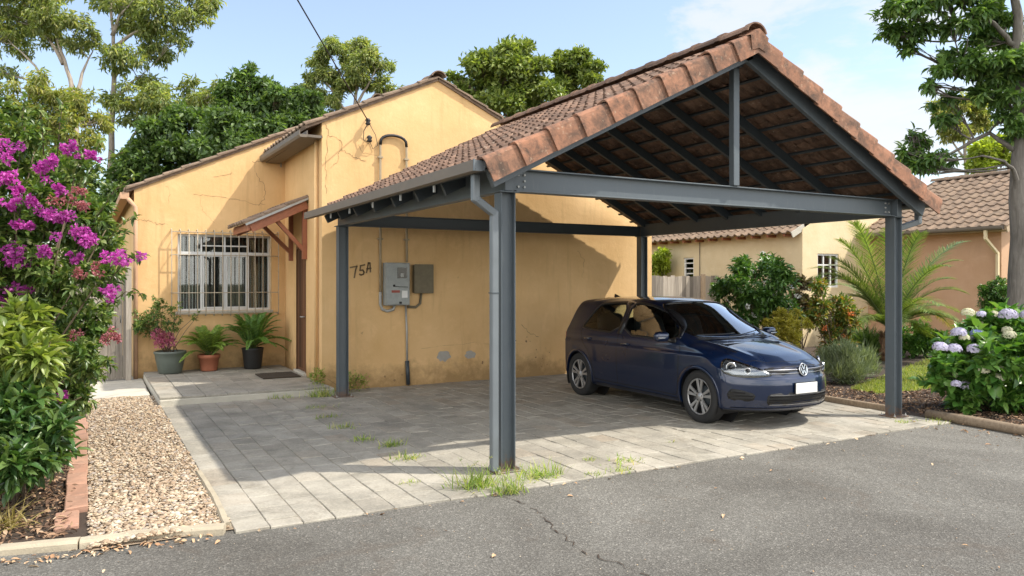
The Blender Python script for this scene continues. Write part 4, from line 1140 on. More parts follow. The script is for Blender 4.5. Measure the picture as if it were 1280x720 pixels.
for ax in (FAX, RAX): kill |= (np.hypot(fc[:,0]-ax, fc[:,2]-AZ) < .347) & (np.abs(fc[:,1]) > .52) & (fc[:,2] < .9)
keep = [f for f, k in zip(cf, kill) if not k]

CARO = (4.09, 2.19, 0); CARZ = -PI/2
car = thing('parked_car', 'dark blue five door hatchback parked under the tiled carport', 'car', CARO, CARZ)
car.scale = (.975,.975,1.035)
def compact(cv, fs):
    used = sorted({i for f in fs for i in f}); mp = {o: n for n, o in enumerate(used)}
    return cv[used], [tuple(mp[i] for i in f) for f in fs]
def quads(name, co, fs, m, parent, smooth=True):
    me = bpy.data.meshes.new(name); me.from_pydata([tuple(v) for v in co], [], fs)
    me.polygons.foreach_set('use_smooth', [smooth]*len(fs)); me.update()
    return link_mesh(name, me, M[m] if isinstance(m, str) else m, parent, None, True)
body = quads('body', *compact(cv, keep), 'blue_car_paint', car)
# inner lining
vn = np.zeros_like(cv); 
for q in range(4): np.add.at(vn, np.array([f[q] for f in cf]), fn)
vn = unit(vn)
ib = [f[::-1] for f, k, c_ in zip(cf, kill, fc) if not k]
quads('lining', *compact(cv-vn*.028, ib), 'seat_cloth', body)

def cast(p, d):
    h = CAR_T.ray_cast(Vector(p), Vector(d), 6)
    return h
def patch(mb, poly, o, U, V, D, off, res=.03, hole=None, skirt=.012, mi=0):
    """lays a flat outline onto the body along D"""
    o, U, V, D = Vector(o), Vector(U), Vector(V), Vector(D).normalized()
    pts = [Vector(p) for p in poly]; edges = [(i,(i+1)%len(poly)) for i in range(len(poly))]
    nb = len(pts)
    if hole:
        h0 = len(pts); pts += [Vector(p) for p in hole]; edges += [(h0+i,h0+(i+1)%len(hole)) for i in range(len(hole))]
    nbd = len(pts)
    xs = [p[0] for p in poly]; ys = [p[1] for p in poly]
    gx = np.arange(min(xs), max(xs), res); gy = np.arange(min(ys), max(ys), res)
    if len(gx) and len(gy):
        X, Y = np.meshgrid(gx, gy); X = X.ravel(); Y = Y.ravel()
        ok = inpoly(X, Y, grow(poly, -res*.45))
        if hole: ok &= ~inpoly(X, Y, grow(hole, res*.45))
        pts += [Vector((a, c_)) for a, c_ in zip(X[ok], Y[ok])]
    v2, e2_, f2, _, _, _ = delaunay_2d_cdt(pts, edges, [], 0, 1e-6)
    pos = []
    for p in v2:
        s = o+U*p[0]+V*p[1]; h = cast(s, D)
        pos.append((h[0]+h[1]*(off if h[1].dot(D) < 0 else -off), h[1]) if h[0] is not None else None)
    cx_ = []
    for f in f2:
        c_ = sum((v2[i] for i in f), Vector((0,0)))/len(f)
        if not inpoly(np.array([c_[0]]), np.array([c_[1]]), poly)[0]: continue
        if hole and inpoly(np.array([c_[0]]), np.array([c_[1]]), hole)[0]: continue
        if any(pos[i] is None for i in f): continue
        cx_.append(tuple(f))
    mp = {}; vs = []
    for f in cx_:
        for i in f:
            if i not in mp: mp[i] = len(vs); vs.append(pos[i][0])
    fs = [tuple(mp[i] for i in f) for f in cx_]
    b0 = len(mb.v); mb.add(vs, fs, mi, True)
    if skirt:
        cnt = {}
        for f in fs:
            for a, c_ in zip(f, f[1:]+f[:1]): cnt[(a,c_)] = 1
        inv = {v: k for k, v in mp.items()}
        low = {}
        for (a,c_) in [e for e in cnt if (e[1],e[0]) not in cnt]:
            for q in (a,c_):
                if q not in low:
                    n_ = pos[inv[q]][1]; n_ = n_ if n_.dot(D) < 0 else -n_
                    low[q] = len(mb.v); mb.v.append(tuple(Vector(vs[q])-n_*skirt))
            mb.f.append((b0+a, low[a], low[c_], b0+c_)); mb.mi.append(mi); mb.sm.append(False)
    return mb
def strip(mb, line, w, o, U, V, D, off, mi=0, sub=.03):
    o, U, V, D = Vector(o), Vector(U), Vector(V), Vector(D).normalized(); q = []
    for (a0,c0),(a1,c1) in zip(line, line[1:]):
        n = max(1, int(math.hypot(a1-a0,c1-c0)/sub))
        q += [(a0+(a1-a0)*k/n, c0+(c1-c0)*k/n) for k in range(n)]
    q.append(line[-1]); vs = []
    for i, p in enumerate(q):
        a = Vector(q[max(i-1,0)]); e = Vector(q[min(i+1,len(q)-1)]); t = (e-a).normalized(); nn = Vector((-t.y,t.x))*w/2
        row = []
        for s in (-1,1):
            h = cast(o+U*(p[0]+s*nn.x)+V*(p[1]+s*nn.y), D)
            row.append(None if h[0] is None else h[0]+h[1]*(off if h[1].dot(D) < 0 else -off))
        vs.append(row)
    for r0, r1 in zip(vs, vs[1:]):
        if None in r0 or None in r1: continue
        mb.add([r0[0],r0[1],r1[1],r1[0]], [(0,1,2,3)], mi, True)
SIDE = {s: dict(o=(0,s*1.6,0), U=(1,0,0), V=(0,0,1), D=(0,-s,0)) for s in (-1,1)}
TOPP = dict(o=(0,0,2.5), U=(0,1,0), V=(1,0,0), D=(0,0,-1))
FRT = dict(o=(3,0,0), U=(0,1,0), V=(0,0,1), D=(-1,0,0))
REA = dict(o=(-3,0,0), U=(0,1,0), V=(0,0,1), D=(1,0,0))
def cpart(mb, name, m, parent=None, smooth=None, bevel=0):
    return mb.build(name, M[m], parent or car, None, bevel, 1, True, smooth=smooth)
for s in (-1, 1):
    a = SIDE[s]
    for nm, poly in (('front', FW), ('rear', RW)):
        g_ = MB(); patch(g_, grow(poly,.012), off=-.008, res=.06, skirt=0, **a)
        gp_ = cpart(g_, 'side_window', 'car_glass')
        r_ = MB(); patch(r_, grow(poly,.014), off=.003, res=.05, hole=grow(poly,-.014), **a); cpart(r_, 'window_trim', 'black_trim', gp_)
    # pillar between the doors, sill, shut lines, handles
    r_ = MB(); patch(r_, [(-.325,.962),(-.325,1.380),(-.44,1.380),(-.44,.962)], off=.0035, res=.05, **a); cpart(r_, 'pillar', 'black_trim')
    def seam(line, w=.012):
        q_ = MB(); strip(q_, line, w, off=.0012, **a); cpart(q_, 'shut_line', 'grille_black')
    seam([(.925,.93),(.94,.80),(.925,.55),(.90,.36),(.86,.29)])
    seam([(-.385,.97),(-.375,.60),(-.37,.30)])
    seam([(-1.345,.985),(-1.29,.84),(-1.10,.70),(-1.0,.55),(-.965,.40),(-.93,.30)])
    seam([(-.93,.30),(.86,.29)])
    seam([(1.02,.965),(1.30,.925),(1.62,.85)], .006)
    r_ = MB(); strip(r_, [(.90,.232),(-.98,.232)], .05, off=.006, **a); cpart(r_, 'sill_trim', 'black_trim')
    for hx_, hz in ((-.20,.835),(-1.12,.855)):
        h_ = MB(); q = []
        for k in range(9):
            t_ = k/8; X = hx_-.09+.18*t_; hh = cast((X,s*1.6,hz+.008*t_-.0), (0,-s,0)); q.append(tuple(hh[0]+Vector((0,s*(.008+.026*math.sin(PI*t_)**.5),0))))
        h_.tube(q, .011, 8); cpart(h_, 'door_handle', 'blue_car_paint')
        h_ = MB(); h_.tube([(x_,y_+s*.011,z_+.001) for x_,y_,z_ in q[1:-1]], .0045, 5); cpart(h_, 'handle_chrome', 'chrome')
    # wheel-arch lips and wells
    for ax in (FAX, RAX):
        ou = [(ax+.372*math.cos(t), AZ+.372*math.sin(t)) for t in np.linspace(-.32,PI+.32,44)]
        inn = [(ax+.334*math.cos(t), AZ+.334*math.sin(t)) for t in np.linspace(PI+.32,-.32,44)]
        r_ = MB(); patch(r_, ou+inn, off=.007, res=.5, skirt=.03, **a); cpart(r_, 'wheel_arch', 'blue_car_paint')
        r_ = MB(); vs = []
        for t in np.linspace(-.5,PI+.5,30):
            for y_ in (.50,.86): vs.append((ax+.352*math.cos(t), s*y_, AZ+.352*math.sin(t)))
        r_.add(vs, [(2*i,2*i+1,2*i+3,2*i+2) for i in range(29)], 0, True)
        r_.add([(ax+.36*math.cos(t), s*.50, AZ+.36*math.sin(t)) for t in np.linspace(0,2*PI,24)[:-1]], [tuple(range(23))])
        cpart(r_, 'wheel_well', 'black_rubber')
    # headlight
    ang = R(48); D = Vector((-math.cos(ang), -s*math.sin(ang), 0)); U = Vector((-math.sin(ang), s*math.cos(ang), 0)); o_ = Vector((1.75,s*.62,0))-D*2
    HL = smooth_poly([(-.335,.655),(-.345,.632),(-.10,.612),(.10,.625),(.205,.655),(.235,.705),(.225,.765),(.19,.795),(.10,.782),(-.08,.735),(-.25,.690)],2)
    HL = [(u*.98, z-.012) for u, z in HL]
    h_ = MB(); patch(h_, grow(HL,.006), o_, U, (0,0,1), D, .0035, .03); hl = cpart(h_, 'headlight', 'lamp_reflector')
    h_ = MB(); patch(h_, grow(HL,.010), o_, U, (0,0,1), D, .0022, .05, hole=grow(HL,-.004)); cpart(h_, 'headlight_rim', 'black_gloss', hl)
    for (u_, z_, rr_) in ((.115,.700,.062),(-.075,.668,.040)):
        hh = cast(o_+U*u_+Vector((0,0,z_)), D)
        h_ = MB(); n_ = (-D*.9+hh[1]*.1).normalized(); h_.lathe(hh[0]-n_*.012, n_, [(rr_,.0),(rr_,.022),(rr_*.86,.024),(rr_*.6,.014),(0,.008)], 20); cpart(h_, 'lamp', 'chrome', hl)
        h_ = MB(); h_.lathe(hh[0]-n_*.0, n_, [(rr_*.55,.0),(rr_*.5,.016),(0,.022)], 16); cpart(h_, 'lamp_lens', 'dark_glass_plain', hl)
    g_ = MB(); patch(g_, HL, o_, U, (0,0,1), D, .0165, .03, skirt=.014); cpart(g_, 'lens', 'lamp_glass', hl)
    # tail light, corner intake
    TLp = smooth_poly([(-.20,.80),(.16,.82),(.20,.90),(.10,.955),(-.20,.94)],1)
    D2 = Vector((math.cos(R(38)), -s*math.sin(R(38)), 0)); U2 = Vector((-math.sin(R(38)), -s*math.cos(R(38)), 0)); o2 = Vector((-1.98,s*.72,0))-D2*2
    h_ = MB(); patch(h_, TLp, o2, U2, (0,0,1), D2, .005, .04); cpart(h_, 'tail_light', 'tail_red')
    FI = smooth_poly([(-.10,.325),(.17,.335),(.20,.40),(.15,.465),(.04,.455),(-.14,.41)],1)
    FI = [(u-.035, z+.005) for u, z in FI]
    h_ = MB(); patch(h_, FI, o_, U, (0,0,1), D, .0025, .03); fi = cpart(h_, 'corner_intake', 'grille_black')
    h_ = MB()
    for zz, u0, u1 in ((.358,-.13,.13),(.393,-.14,.15),(.428,-.05,.13)): strip(h_, [(u0,zz),(u1,zz)], .010, o_, U, (0,0,1), D, .010)
    cpart(h_, 'slat', 'chrome' if False else 'black_gloss', fi)
    # mirror
    mv, mf = rounded_grid(10,10,8,(.75,.6,.75)); mv = mv*np.array([.065,.105,.060]); mv[:,0] *= 1-.25*(mv[:,1]*s/.115); mv += np.array([.72,s*1.0,.995])
    mo = quads('mirror', mv, mf, 'blue_car_paint', car)
    h_ = MB(); h_.bar((.76,s*.86,.945),(.73,s*.95,.965),.05,.03); h_.bar((.85,s*.855,.95),(.72,s*.87,.945),.03,.05); cpart(h_, 'mirror_arm', 'black_trim', mo, bevel=.006)
    h_ = MB(); strip_y = [(.78,s*.93,.985),(.79,s*1.0,.982),(.78,s*1.09,.985)]; h_.tube(strip_y,.007,6); cpart(h_, 'mirror_strip', 'chrome', mo)
    # wheels
    for ax in (FAX, RAX):
        yo = s*.868
        w_ = MB(); w_.lathe((ax,yo-s*.205,AZ), (0,s,0), [(.215,.0),(.27,.0),(.303,.012),(.315,.04),(.318,.1),(.315,.165),(.303,.193),(.27,.205),(.222,.205),(.213,.190),(.21,.10)], 48)
        for gr in (.055,.1,.15): pass
        wh = cpart(w_, 'wheel', 'tyre_rubber', smooth=True)
        d_ = MB(); d_.lathe((ax,yo-s*.19,AZ), (0,s,0), [(.214,.02),(.214,.176),(.203,.178),(.197,.165)], 40); cpart(d_, 'rim_lip', 'alloy', wh)
        d_ = MB(); d_.lathe((ax,yo-s*.19,AZ), (0,s,0), [(.1965,.164),(.190,.06),(0,.05)], 40); cpart(d_, 'rim_barrel', 'black_trim', wh)
        d_ = MB(); d_.lathe((ax,yo-s*.10,AZ), (0,s,0), [(.13,0),(.13,.02),(0,.02)], 32); cpart(d_, 'brake_disc', 'dark_steel', wh)
        d_ = MB()
        for k in range(5):
            a0 = 2*PI*k/5+.3
            for da in (-.20,.20):
                an = a0+da
                c0 = Vector((math.cos(a0+da*.75),0,math.sin(a0+da*.75))); c1 = Vector((math.cos(an),0,math.sin(an)))
                tn = Vector((-math.sin(an),0,math.cos(an)))
                p0 = Vector((ax,yo-s*.022,AZ))+c0*.035; p1 = Vector((ax,yo-s*.012,AZ))+c1*.207
                w0, w1 = .013, .021; dp2 = Vector((0,-s*.022,0))
                q = [p0-tn*w0,p0+tn*w0,p1+tn*w1,p1-tn*w1]; md = [(p0+p1)/2-tn*.0145,(p0+p1)/2+tn*.0145]
                vs = [q[0],md[0],q[3],q[2],md[1],q[1]]
                d_.add(vs+[v+dp2 for v in vs], [(0,1,4,5),(1,2,3,4)]+[(i,(i+1)%6,(i+1)%6+6,i+6) for i in range(6)])
        d_.lathe((ax,yo-s*.03,AZ),(0,s,0),[(.06,0),(.055,.014),(.032,.018),(.030,.022),(0,.024)],20)
        cpart(d_, 'rim', 'alloy', wh, bevel=.003)
        d_ = MB()
        for k in range(5):
            a0 = 2*PI*k/5+.3; d_.lathe((ax+.048*math.cos(a0),yo-s*.022,AZ+.048*math.sin(a0)),(0,s,0),[(.008,0),(.008,.012),(0,.012)],6)
        cpart(d_, 'wheel_bolt', 'black_trim', wh)
# windscreen, rear window
g_ = MB(); patch(g_, grow(WS,.012), off=-.006, res=.07, skirt=0, **TOPP); wsn = cpart(g_, 'windscreen', 'windscreen_glass')
r_ = MB(); patch(r_, grow(WS,.022), off=.003, res=.06, hole=grow(WS,-.022), **TOPP); cpart(r_, 'windscreen_border', 'black_gloss', wsn)
r_ = MB()
for y0_, y1_ in ((.52,-.12),(.02,-.58)):
    q = []
    for k in range(8):
        t_ = k/7; y_ = y0_+(y1_-y0_)*t_; h = cast((1.00-.16*abs(y_)**2*2+.05*t_, y_, 2.5), (0,0,-1)); q.append(tuple(h[0]+h[1]*.016))
    r_.tube(q, .007, 5)
cpart(r_, 'wiper', 'black_trim', wsn)
g_ = MB(); patch(g_, grow(RG,.012), off=-.006, res=.07, skirt=0, **REA); rgn = cpart(g_, 'rear_window', 'car_glass')
r_ = MB(); patch(r_, grow(RG,.022), off=.003, res=.06, hole=grow(RG,-.022), **REA); cpart(r_, 'rear_window_border', 'black_gloss', rgn)
# bonnet shut line, roof aerial and spoiler
r_ = MB()
for s in (-1,1): strip(r_, [(s*.735,.93),(s*.70,1.3),(s*.65,1.6),(s*.60,1.78)], .007, off=.0012, **TOPP)
strip(r_, [(-.60,1.79),(-.40,1.95),(0,2.02),(.40,1.95),(.60,1.79)], .007, off=.0012, **TOPP)
cpart(r_, 'bonnet_line', 'black_trim')
r_ = MB(); vs = [(-1.42,-.015,1.43),(-1.42,.015,1.43),(-1.60,.018,1.405),(-1.60,-.018,1.405),(-1.60,0,1.485)]; r_.add(vs, [(0,1,4),(1,2,4),(2,3,4),(3,0,4),(0,3,2,1)]); cpart(r_, 'aerial', 'black_trim', bevel=.004)
# grille, badge, bumper intake, plate
GR = smooth_poly([(-.50,.622),(.50,.622),(.515,.655),(.50,.700),(.2,.716),(-.2,.716),(-.50,.700),(-.515,.655)],1)
r_ = MB(); patch(r_, GR, off=.003, res=.05, **FRT); gr_ = cpart(r_, 'grille', 'grille_black')
r_ = MB()
for zz in (.640,.678): strip(r_, [(-.50,zz),(.50,zz)], .004, off=.006, **FRT)
cpart(r_, 'grille_bar', 'alloy', gr_)
r_ = MB()
for zz in (.632,.659,.693): strip(r_, [(-.50,zz),(.50,zz)], .006, off=.006, **FRT)
cpart(r_, 'grille_slat', 'black_gloss', gr_)
hb = cast((3,0,.672),(-1,0,0)); nb_ = Vector((.96,0,.20)).normalized(); bc = hb[0]+nb_*.006; bu = Vector((0,1,0)); bv = nb_.cross(bu); bv = bv if bv.z > 0 else -bv
r_ = MB(); r_.lathe(bc, nb_, [(0,0),(.070,0),(.070,.012),(0,.012)], 36); bdg = cpart(r_, 'badge', 'black_gloss')
r_ = MB(); r_.lathe(bc+nb_*.006, nb_, [(.060,.002),(.062,.010),(.068,.012),(.073,.009),(.074,0)], 40)
def bst(p0, p1, w=.010):
    a = bc+nb_*.015+bu*p0[0]+bv*p0[1]; e = bc+nb_*.015+bu*p1[0]+bv*p1[1]; r_.bar(a, e, w, .008, tuple(nb_))
for sx in (-1,1):
    bst((sx*.024,.053),(sx*.0015,.004)); bst((sx*.050,.026),(sx*.022,-.050)); bst((sx*.022,-.050),(sx*.0015,-.006))
cpart(r_, 'emblem', 'chrome', bdg)
LI = smooth_poly([(-.48,.285),(.48,.285),(.515,.33),(.50,.415),(.35,.43),(-.35,.43),(-.50,.415),(-.515,.33)],1)
r_ = MB(); patch(r_, LI, off=.0025, res=.05, **FRT); li_ = cpart(r_, 'lower_intake', 'grille_black')
r_ = MB()
for zz, hw_ in ((.318,.49),(.352,.495),(.386,.49)): strip(r_, [(-hw_,zz),(hw_,zz)], .011, off=.013, **FRT)
cpart(r_, 'intake_slat', 'black_gloss', li_)
for zz, ww in ((.300,.005),(.404,.004)):
    r_ = MB(); strip(r_, [(-.48,zz),(.48,zz)], ww, off=.012, **FRT); cpart(r_, 'intake_trim', 'alloy', li_)
r_ = MB(); strip(r_, [(-.80,.235),(.80,.235)], .05, off=.010, **FRT); cpart(r_, 'front_lip', 'black_trim')
hp = cast((3,0,.47),(-1,0,0)); px = hp[0].x+.014
r_ = MB(); r_.box(px,px+.008,-.186,.186,.415,.532); pl_ = cpart(r_, 'number_plate', 'plate_white', bevel=.003)
r_ = MB(); r_.box(px-.012,px-.001,-.192,.192,.409,.538); cpart(r_, 'plate_holder', 'black_trim', pl_)
# cabin
def seat(x, y, w, parent=None):
    t_ = MB(); v_, f_ = rounded_grid(8,10,6,(.3,.3,.6)); t_.add(v_*np.array([.27,w,.09])+np.array([x+.05,y,.50]), f_, 0, True)
    v2_ = v_*np.array([.085,w,.36]); 
    v_, f_ = rounded_grid(6,10,12,(.6,.35,.25)); q = v_*np.array([.075,w,.34]); q[:,1] *= 1-.18*np.clip(q[:,2]/.34,0,1); q[:,0] -= (q[:,2]+.34)*.30; q += np.array([x-.20,y,.86]); t_.add(q, f_, 0, True)
    st = cpart(t_, 'seat', 'seat_cloth')
    t_ = MB(); v_, f_ = rounded_grid(6,8,8,(.7,.5,.5)); q = v_*np.array([.05,.13,.095])+np.array([x-.44,y,1.295]); t_.add(q, f_, 0, True)
    for dy in (-.05,.05): t_.tube([(x-.40,y+dy,1.12),(x-.43,y+dy,1.25)],.007,5)
    cpart(t_, 'headrest', 'seat_cloth', st)
seat(.10,-.36,.25); seat(.10,.36,.25); seat(-.85,-.36,.27); seat(-.85,.36,.27)
r_ = MB(); v_, f_ = rounded_grid(10,16,6,(.5,.15,.6)); q = v_*np.array([.28,.70,.13]); q[:,2] -= .10*np.abs(q[:,0]-.28)*0; r_.add(q+np.array([.80,0,.865]), f_, 0, True); cpart(r_, 'dashboard', 'seat_cloth')
r_ = MB(); ctr = Vector((.42,-.36,.90)); axw = Vector((-.9,0,.42)).normalized(); us = Vector((0,1,0)); vs_ = axw.cross(us)
q = [ctr+us*.18*math.cos(t)+vs_*.18*math.sin(t) for t in np.linspace(0,2*PI,28)]; r_.tube(q,.014,7); r_.tube([ctr-us*.17,ctr+us*.17],.016,6); r_.tube([ctr,ctr-axw*.22],.03,8); cpart(r_, 'steering_wheel', 'black_trim')
r_ = MB(); r_.box(-1.9,1.0,-.72,.72,.24,.30); r_.box(-1.85,-1.30,-.68,.68,.30,.86); cpart(r_, 'cabin_floor', 'seat_cloth')
h = cast((.30,0,2.5),(0,0,-1)); r_ = MB(); v_, f_ = rounded_grid(4,8,5,(.6,.5,.6)); r_.add(v_*np.array([.015,.11,.035])+np.array([.24,0,h[0].z-.10]), f_, 0, True); cpart(r_, 'inner_mirror', 'black_trim')
# =================================================================== PLANTS (x, y, z, radius of each leaf mass, metres)
BOUG= [(-3.96,2.49,2.94,0.3),(-3.75,3.27,2.87,0.31),(-3.44,3.0,2.72,0.21),(-3.97,2.65,2.43,0.38),(-3.59,2.74,2.3,0.36),(-3.26,2.5,2.34,0.2),(-3.14,2.68,2.06,0.16),(-3.89,3.28,1.83,0.41),(-3.44,2.15,1.82,0.31),(-3.19,1.93,1.74,0.16),(-3.82,3.3,1.17,0.41),(-3.39,2.55,1.28,0.33),(-3.23,2.87,1.34,0.18),(-3.26,1.93,1.02,0.16),(-3.58,2.67,0.81,0.33),(-3.88,3.19,0.53,0.41),(-3.41,2.3,0.62,0.17),(-3.53,3.28,0.2,0.17),(-4.48,3.75,2.67,0.5),(-4.33,2.57,1.82,0.51),(-4.33,2.56,1.09,0.51),(-4.35,3.22,0.24,0.48),(-4.85,4.01,2.17,0.59),(-4.73,3.24,1.21,0.62),(-3.74,2.47,3.15,0.15),(-3.92,2.83,3.31,0.16),(-3.31,1.99,2.74,0.1),(-3.11,2.13,2.2,0.11)]
BFL= [(-3.89,2.12,2.92,0.11),(-3.41,1.86,2.92,0.06),(-3.51,1.7,2.8,0.04),(-3.61,1.77,2.72,0.08),(-3.9,2.1,2.64,0.07),(-3.79,2.02,2.56,0.05),(-3.47,1.82,2.55,0.04),(-3.83,1.94,2.42,0.06),(-3.67,1.92,2.44,0.05),(-3.52,1.84,2.32,0.12),(-3.31,1.71,2.17,0.14),(-3.69,1.83,2.23,0.03),(-3.79,1.95,2.23,0.04),(-3.57,1.81,2.0,0.05),(-3.83,2.04,1.93,0.12),(-3.81,2.09,1.67,0.07),(-3.91,2.13,1.57,0.06),(-3.33,1.71,1.93,0.04),(-3.0,1.51,1.95,0.1),(-3.07,1.51,1.64,0.06),(-3.82,1.87,0.61,0.05),(-3.44,1.66,0.75,0.03),(-3.48,1.78,0.66,0.04),(-3.22,1.6,2.84,0.04)]
FAD= [(-3.1,1.49,1.27,0.06),(-3.01,1.52,1.23,0.04),(-3.19,1.58,1.83,0.04),(-3.33,1.71,1.8,0.04),(-3.37,1.73,2.46,0.06),(-3.26,1.54,2.41,0.05),(-3.31,1.56,2.51,0.04),(-3.33,1.76,1.27,0.04)]
PALE= [(-3.73,0.96,1.29,0.18),(-3.58,0.79,1.2,0.12),(-3.82,1.1,1.0,0.24),(-3.6,0.83,0.97,0.12),(-3.94,0.97,1.26,0.24),(-3.7,1.03,1.44,0.09),(-3.56,1.25,1.29,0.08)]
BROAD= [(-3.78,1.31,0.39,0.19),(-3.62,1.27,0.32,0.14),(-3.76,1.37,0.12,0.17),(-3.54,1.31,0.46,0.11),(-3.96,1.46,0.19,0.23),(-3.45,1.26,0.63,0.11),(-3.68,0.98,0.63,0.16)]
HYD= [(7.49,-0.14,1.07,0.26),(7.77,-0.27,1.15,0.26),(6.94,-0.08,0.87,0.26),(6.67,-0.11,0.57,0.25),(6.96,-0.48,0.72,0.41),(7.87,-0.45,0.88,0.43),(7.0,-0.12,0.27,0.26),(7.68,-0.27,0.25,0.33),(7.79,-0.64,0.42,0.38),(7.38,-0.09,0.82,0.31),(6.57,-0.04,0.43,0.17),(8.31,-0.59,0.77,0.49)]
HFL= [('m',6.13,-0.3,0.9,0.09),('m',6.27,-0.39,0.88,0.09),('m',6.53,-0.5,0.87,0.09),('m',6.91,-0.7,1.3,0.11),('f',6.35,-0.4,1.08,0.09),('c',6.45,-0.46,1.33,0.08),('c',6.39,-0.45,1.02,0.06),('c',6.86,-0.74,1.05,0.08),('c',6.78,-0.57,0.74,0.08),('c',6.61,-0.56,0.61,0.08),('c',6.79,-0.64,0.51,0.08),('c',6.77,-0.68,0.65,0.04),('b',7.0,-0.74,0.69,0.12),('m',6.37,-0.36,0.43,0.06),('c',6.96,-0.79,0.55,0.04),('m',7.18,-0.8,1.3,0.09)]
VIB= [(7.25,4.24,1.75,0.33),(7.97,4.43,1.98,0.31),(7.77,3.87,1.82,0.32),(7.3,4.6,1.45,0.24),(7.43,4.03,1.46,0.38),(7.97,3.86,1.45,0.3),(8.12,4.37,1.06,0.4),(7.24,4.23,1.08,0.3),(8.32,3.97,1.11,0.24)]
DARK= [(9.35,4.76,1.75,0.16),(9.5,4.63,1.67,0.16),(9.38,4.59,1.34,0.19),(9.74,4.72,1.09,0.2)]
YEL= [(7.54,3.3,1.02,0.28),(7.33,3.35,0.91,0.2),(7.73,3.2,0.93,0.2),(7.42,3.2,0.77,0.28)]
CRO= [(9.06,3.76,1.37,0.24),(9.36,3.67,1.21,0.25),(9.44,3.87,0.89,0.31),(8.96,3.82,0.98,0.21),(9.49,3.55,0.98,0.21),(9.33,3.7,0.6,0.31),(8.9,3.66,1.6,0.14)]
LAV= [(7.93,2.46,0.46,0.24),(7.77,2.65,0.39,0.19),(8.29,2.37,0.39,0.22),(7.73,2.38,0.21,0.21),(7.9,2.21,0.22,0.21),(8.3,2.2,0.24,0.13),(7.53,2.57,0.25,0.13)]
UND= [(11.98,4.97,0.5,0.29),(12.01,5.24,0.3,0.25),(12.41,5.02,0.2,0.25),(13.3,4.64,0.47,0.33),(13.15,4.26,0.36,0.25),(12.79,4.5,0.28,0.25),(13.32,4.14,0.41,0.21)]
TOP= [(12.8,2.63,1.46,0.28),(12.84,2.75,1.29,0.2),(13.03,2.63,1.29,0.2)]
HEDGE= [(12.43,12.89,2.26,0.36),(12.4,12.47,2.45,0.3),(12.48,12.75,2.0,0.35)]
TIPS= [(10.72,4.33,2.95),(10.73,4.88,2.23),(10.13,4.9,1.78),(11.09,4.79,1.37),(11.37,4.67,0.85),(11.11,3.79,2.77),(11.57,3.44,2.7),(13.71,3.75,2.6),(12.78,3.21,1.48),(12.32,3.43,0.95),(13.73,4.03,0.64),(12.05,4.01,2.6),(12.98,4.16,0.51),(10.79,4.73,2.6)]
PT1=[(-2.14, 8.43, 1.06, 0.22), (-2.32, 8.56, 0.95, 0.19), (-1.99, 8.36, 0.99, 0.17), (-2.44, 8.62, 0.99, 0.14), (-1.92, 8.32, 1.27, 0.11), (-2.13, 8.5, 1.31, 0.1), (-2.19, 8.44, 1.4, 0.08), (-2.47, 8.68, 1.12, 0.07), (-1.63, 8.07, 1.13, 0.08)]
PT1F=[(-2.17, 8.31, 0.82, 0.11), (-2.07, 8.29, 0.76, 0.11), (-1.98, 8.26, 0.68, 0.08), (-2.15, 8.28, 0.66, 0.08)]
def balls(L, flat=1.0): return [(x,y,z,r,r,r*flat) for x,y,z,r in L]
def subclumps(L, k, f, g):
    out = []
    for x,y,z,r in L:
        for j in range(k):
            d = sph(g,1)[0]*r*g.uniform(.5,.9); s = r*g.uniform(f*.75,f*1.2); out.append((x+d[0],y+d[1],max(z+d[2],s*.6),s,s,s*.9))
    return out
def twigs(name, base, L, m, parent, g, r0=.02, per=3):
    mb = MB(); B = Vector(base)
    for x,y,z,r in L:
        for j in range(per):
            s = B+Vector((g.normal(0,.06),g.normal(0,.06),0)); e = Vector((x,y,z))+Vector(g.normal(0,r*.4,3)); mid = (s+e)/2+Vector((g.normal(0,.06),g.normal(0,.06),.1*(e-s).length))
            mb.tube([s,mid,e],[r0,r0*.7,r0*.3],5)
    return mb.build(name, M[m], parent)
def bush(name, label, base, L, leaf, Ll, Lw, n, k, seed, tmpl=LEAF8, spread=.95, up=.35, sub=(6,.5), cat='shrub', gap=.4, stem='twig', part='foliage', r0=.015, group=None, shell=.35):
    g = np.random.default_rng(900+seed)
    t = thing(name, label, cat, base, group=group)
    P, D, _ = clump_points(subclumps(L, *sub, g) if sub else balls(L), n, g, shell, .25)
    P[:,2] = np.maximum(P[:,2], base[2]+.03)
    A = D+np.array([0,0,up])+g.normal(0,.3,(n,3))
    P, D = sprig(P, A, k, Ll, g, spread, gap)
    leaves(part, P, D, Ll, Lw, M[leaf], g, t, None, tmpl, var=.35)
    if stem: twigs('stem', base, L, stem, t, g, r0, 2)
    return t, g
def petals(name, spots, per, L, W, leaf, g, t):
    """little heads of petals round each spot"""
    P = []; D = []
    for x,y,z,r in spots:
        n = int(per*(r/.1)**2)+14; d = sph(g,n); q = np.array([x,y,z])+d*r*g.uniform(.45,1.05,(n,1))*np.array([1.1,1.1,.9]); P.append(q); D.append(d+g.normal(0,.55,(n,3)))
    P = np.concatenate(P); D = np.concatenate(D)
    return leaves(name, P, D, L, W, M[leaf], g, t, None, LEAF4, var=.35, roll=2)

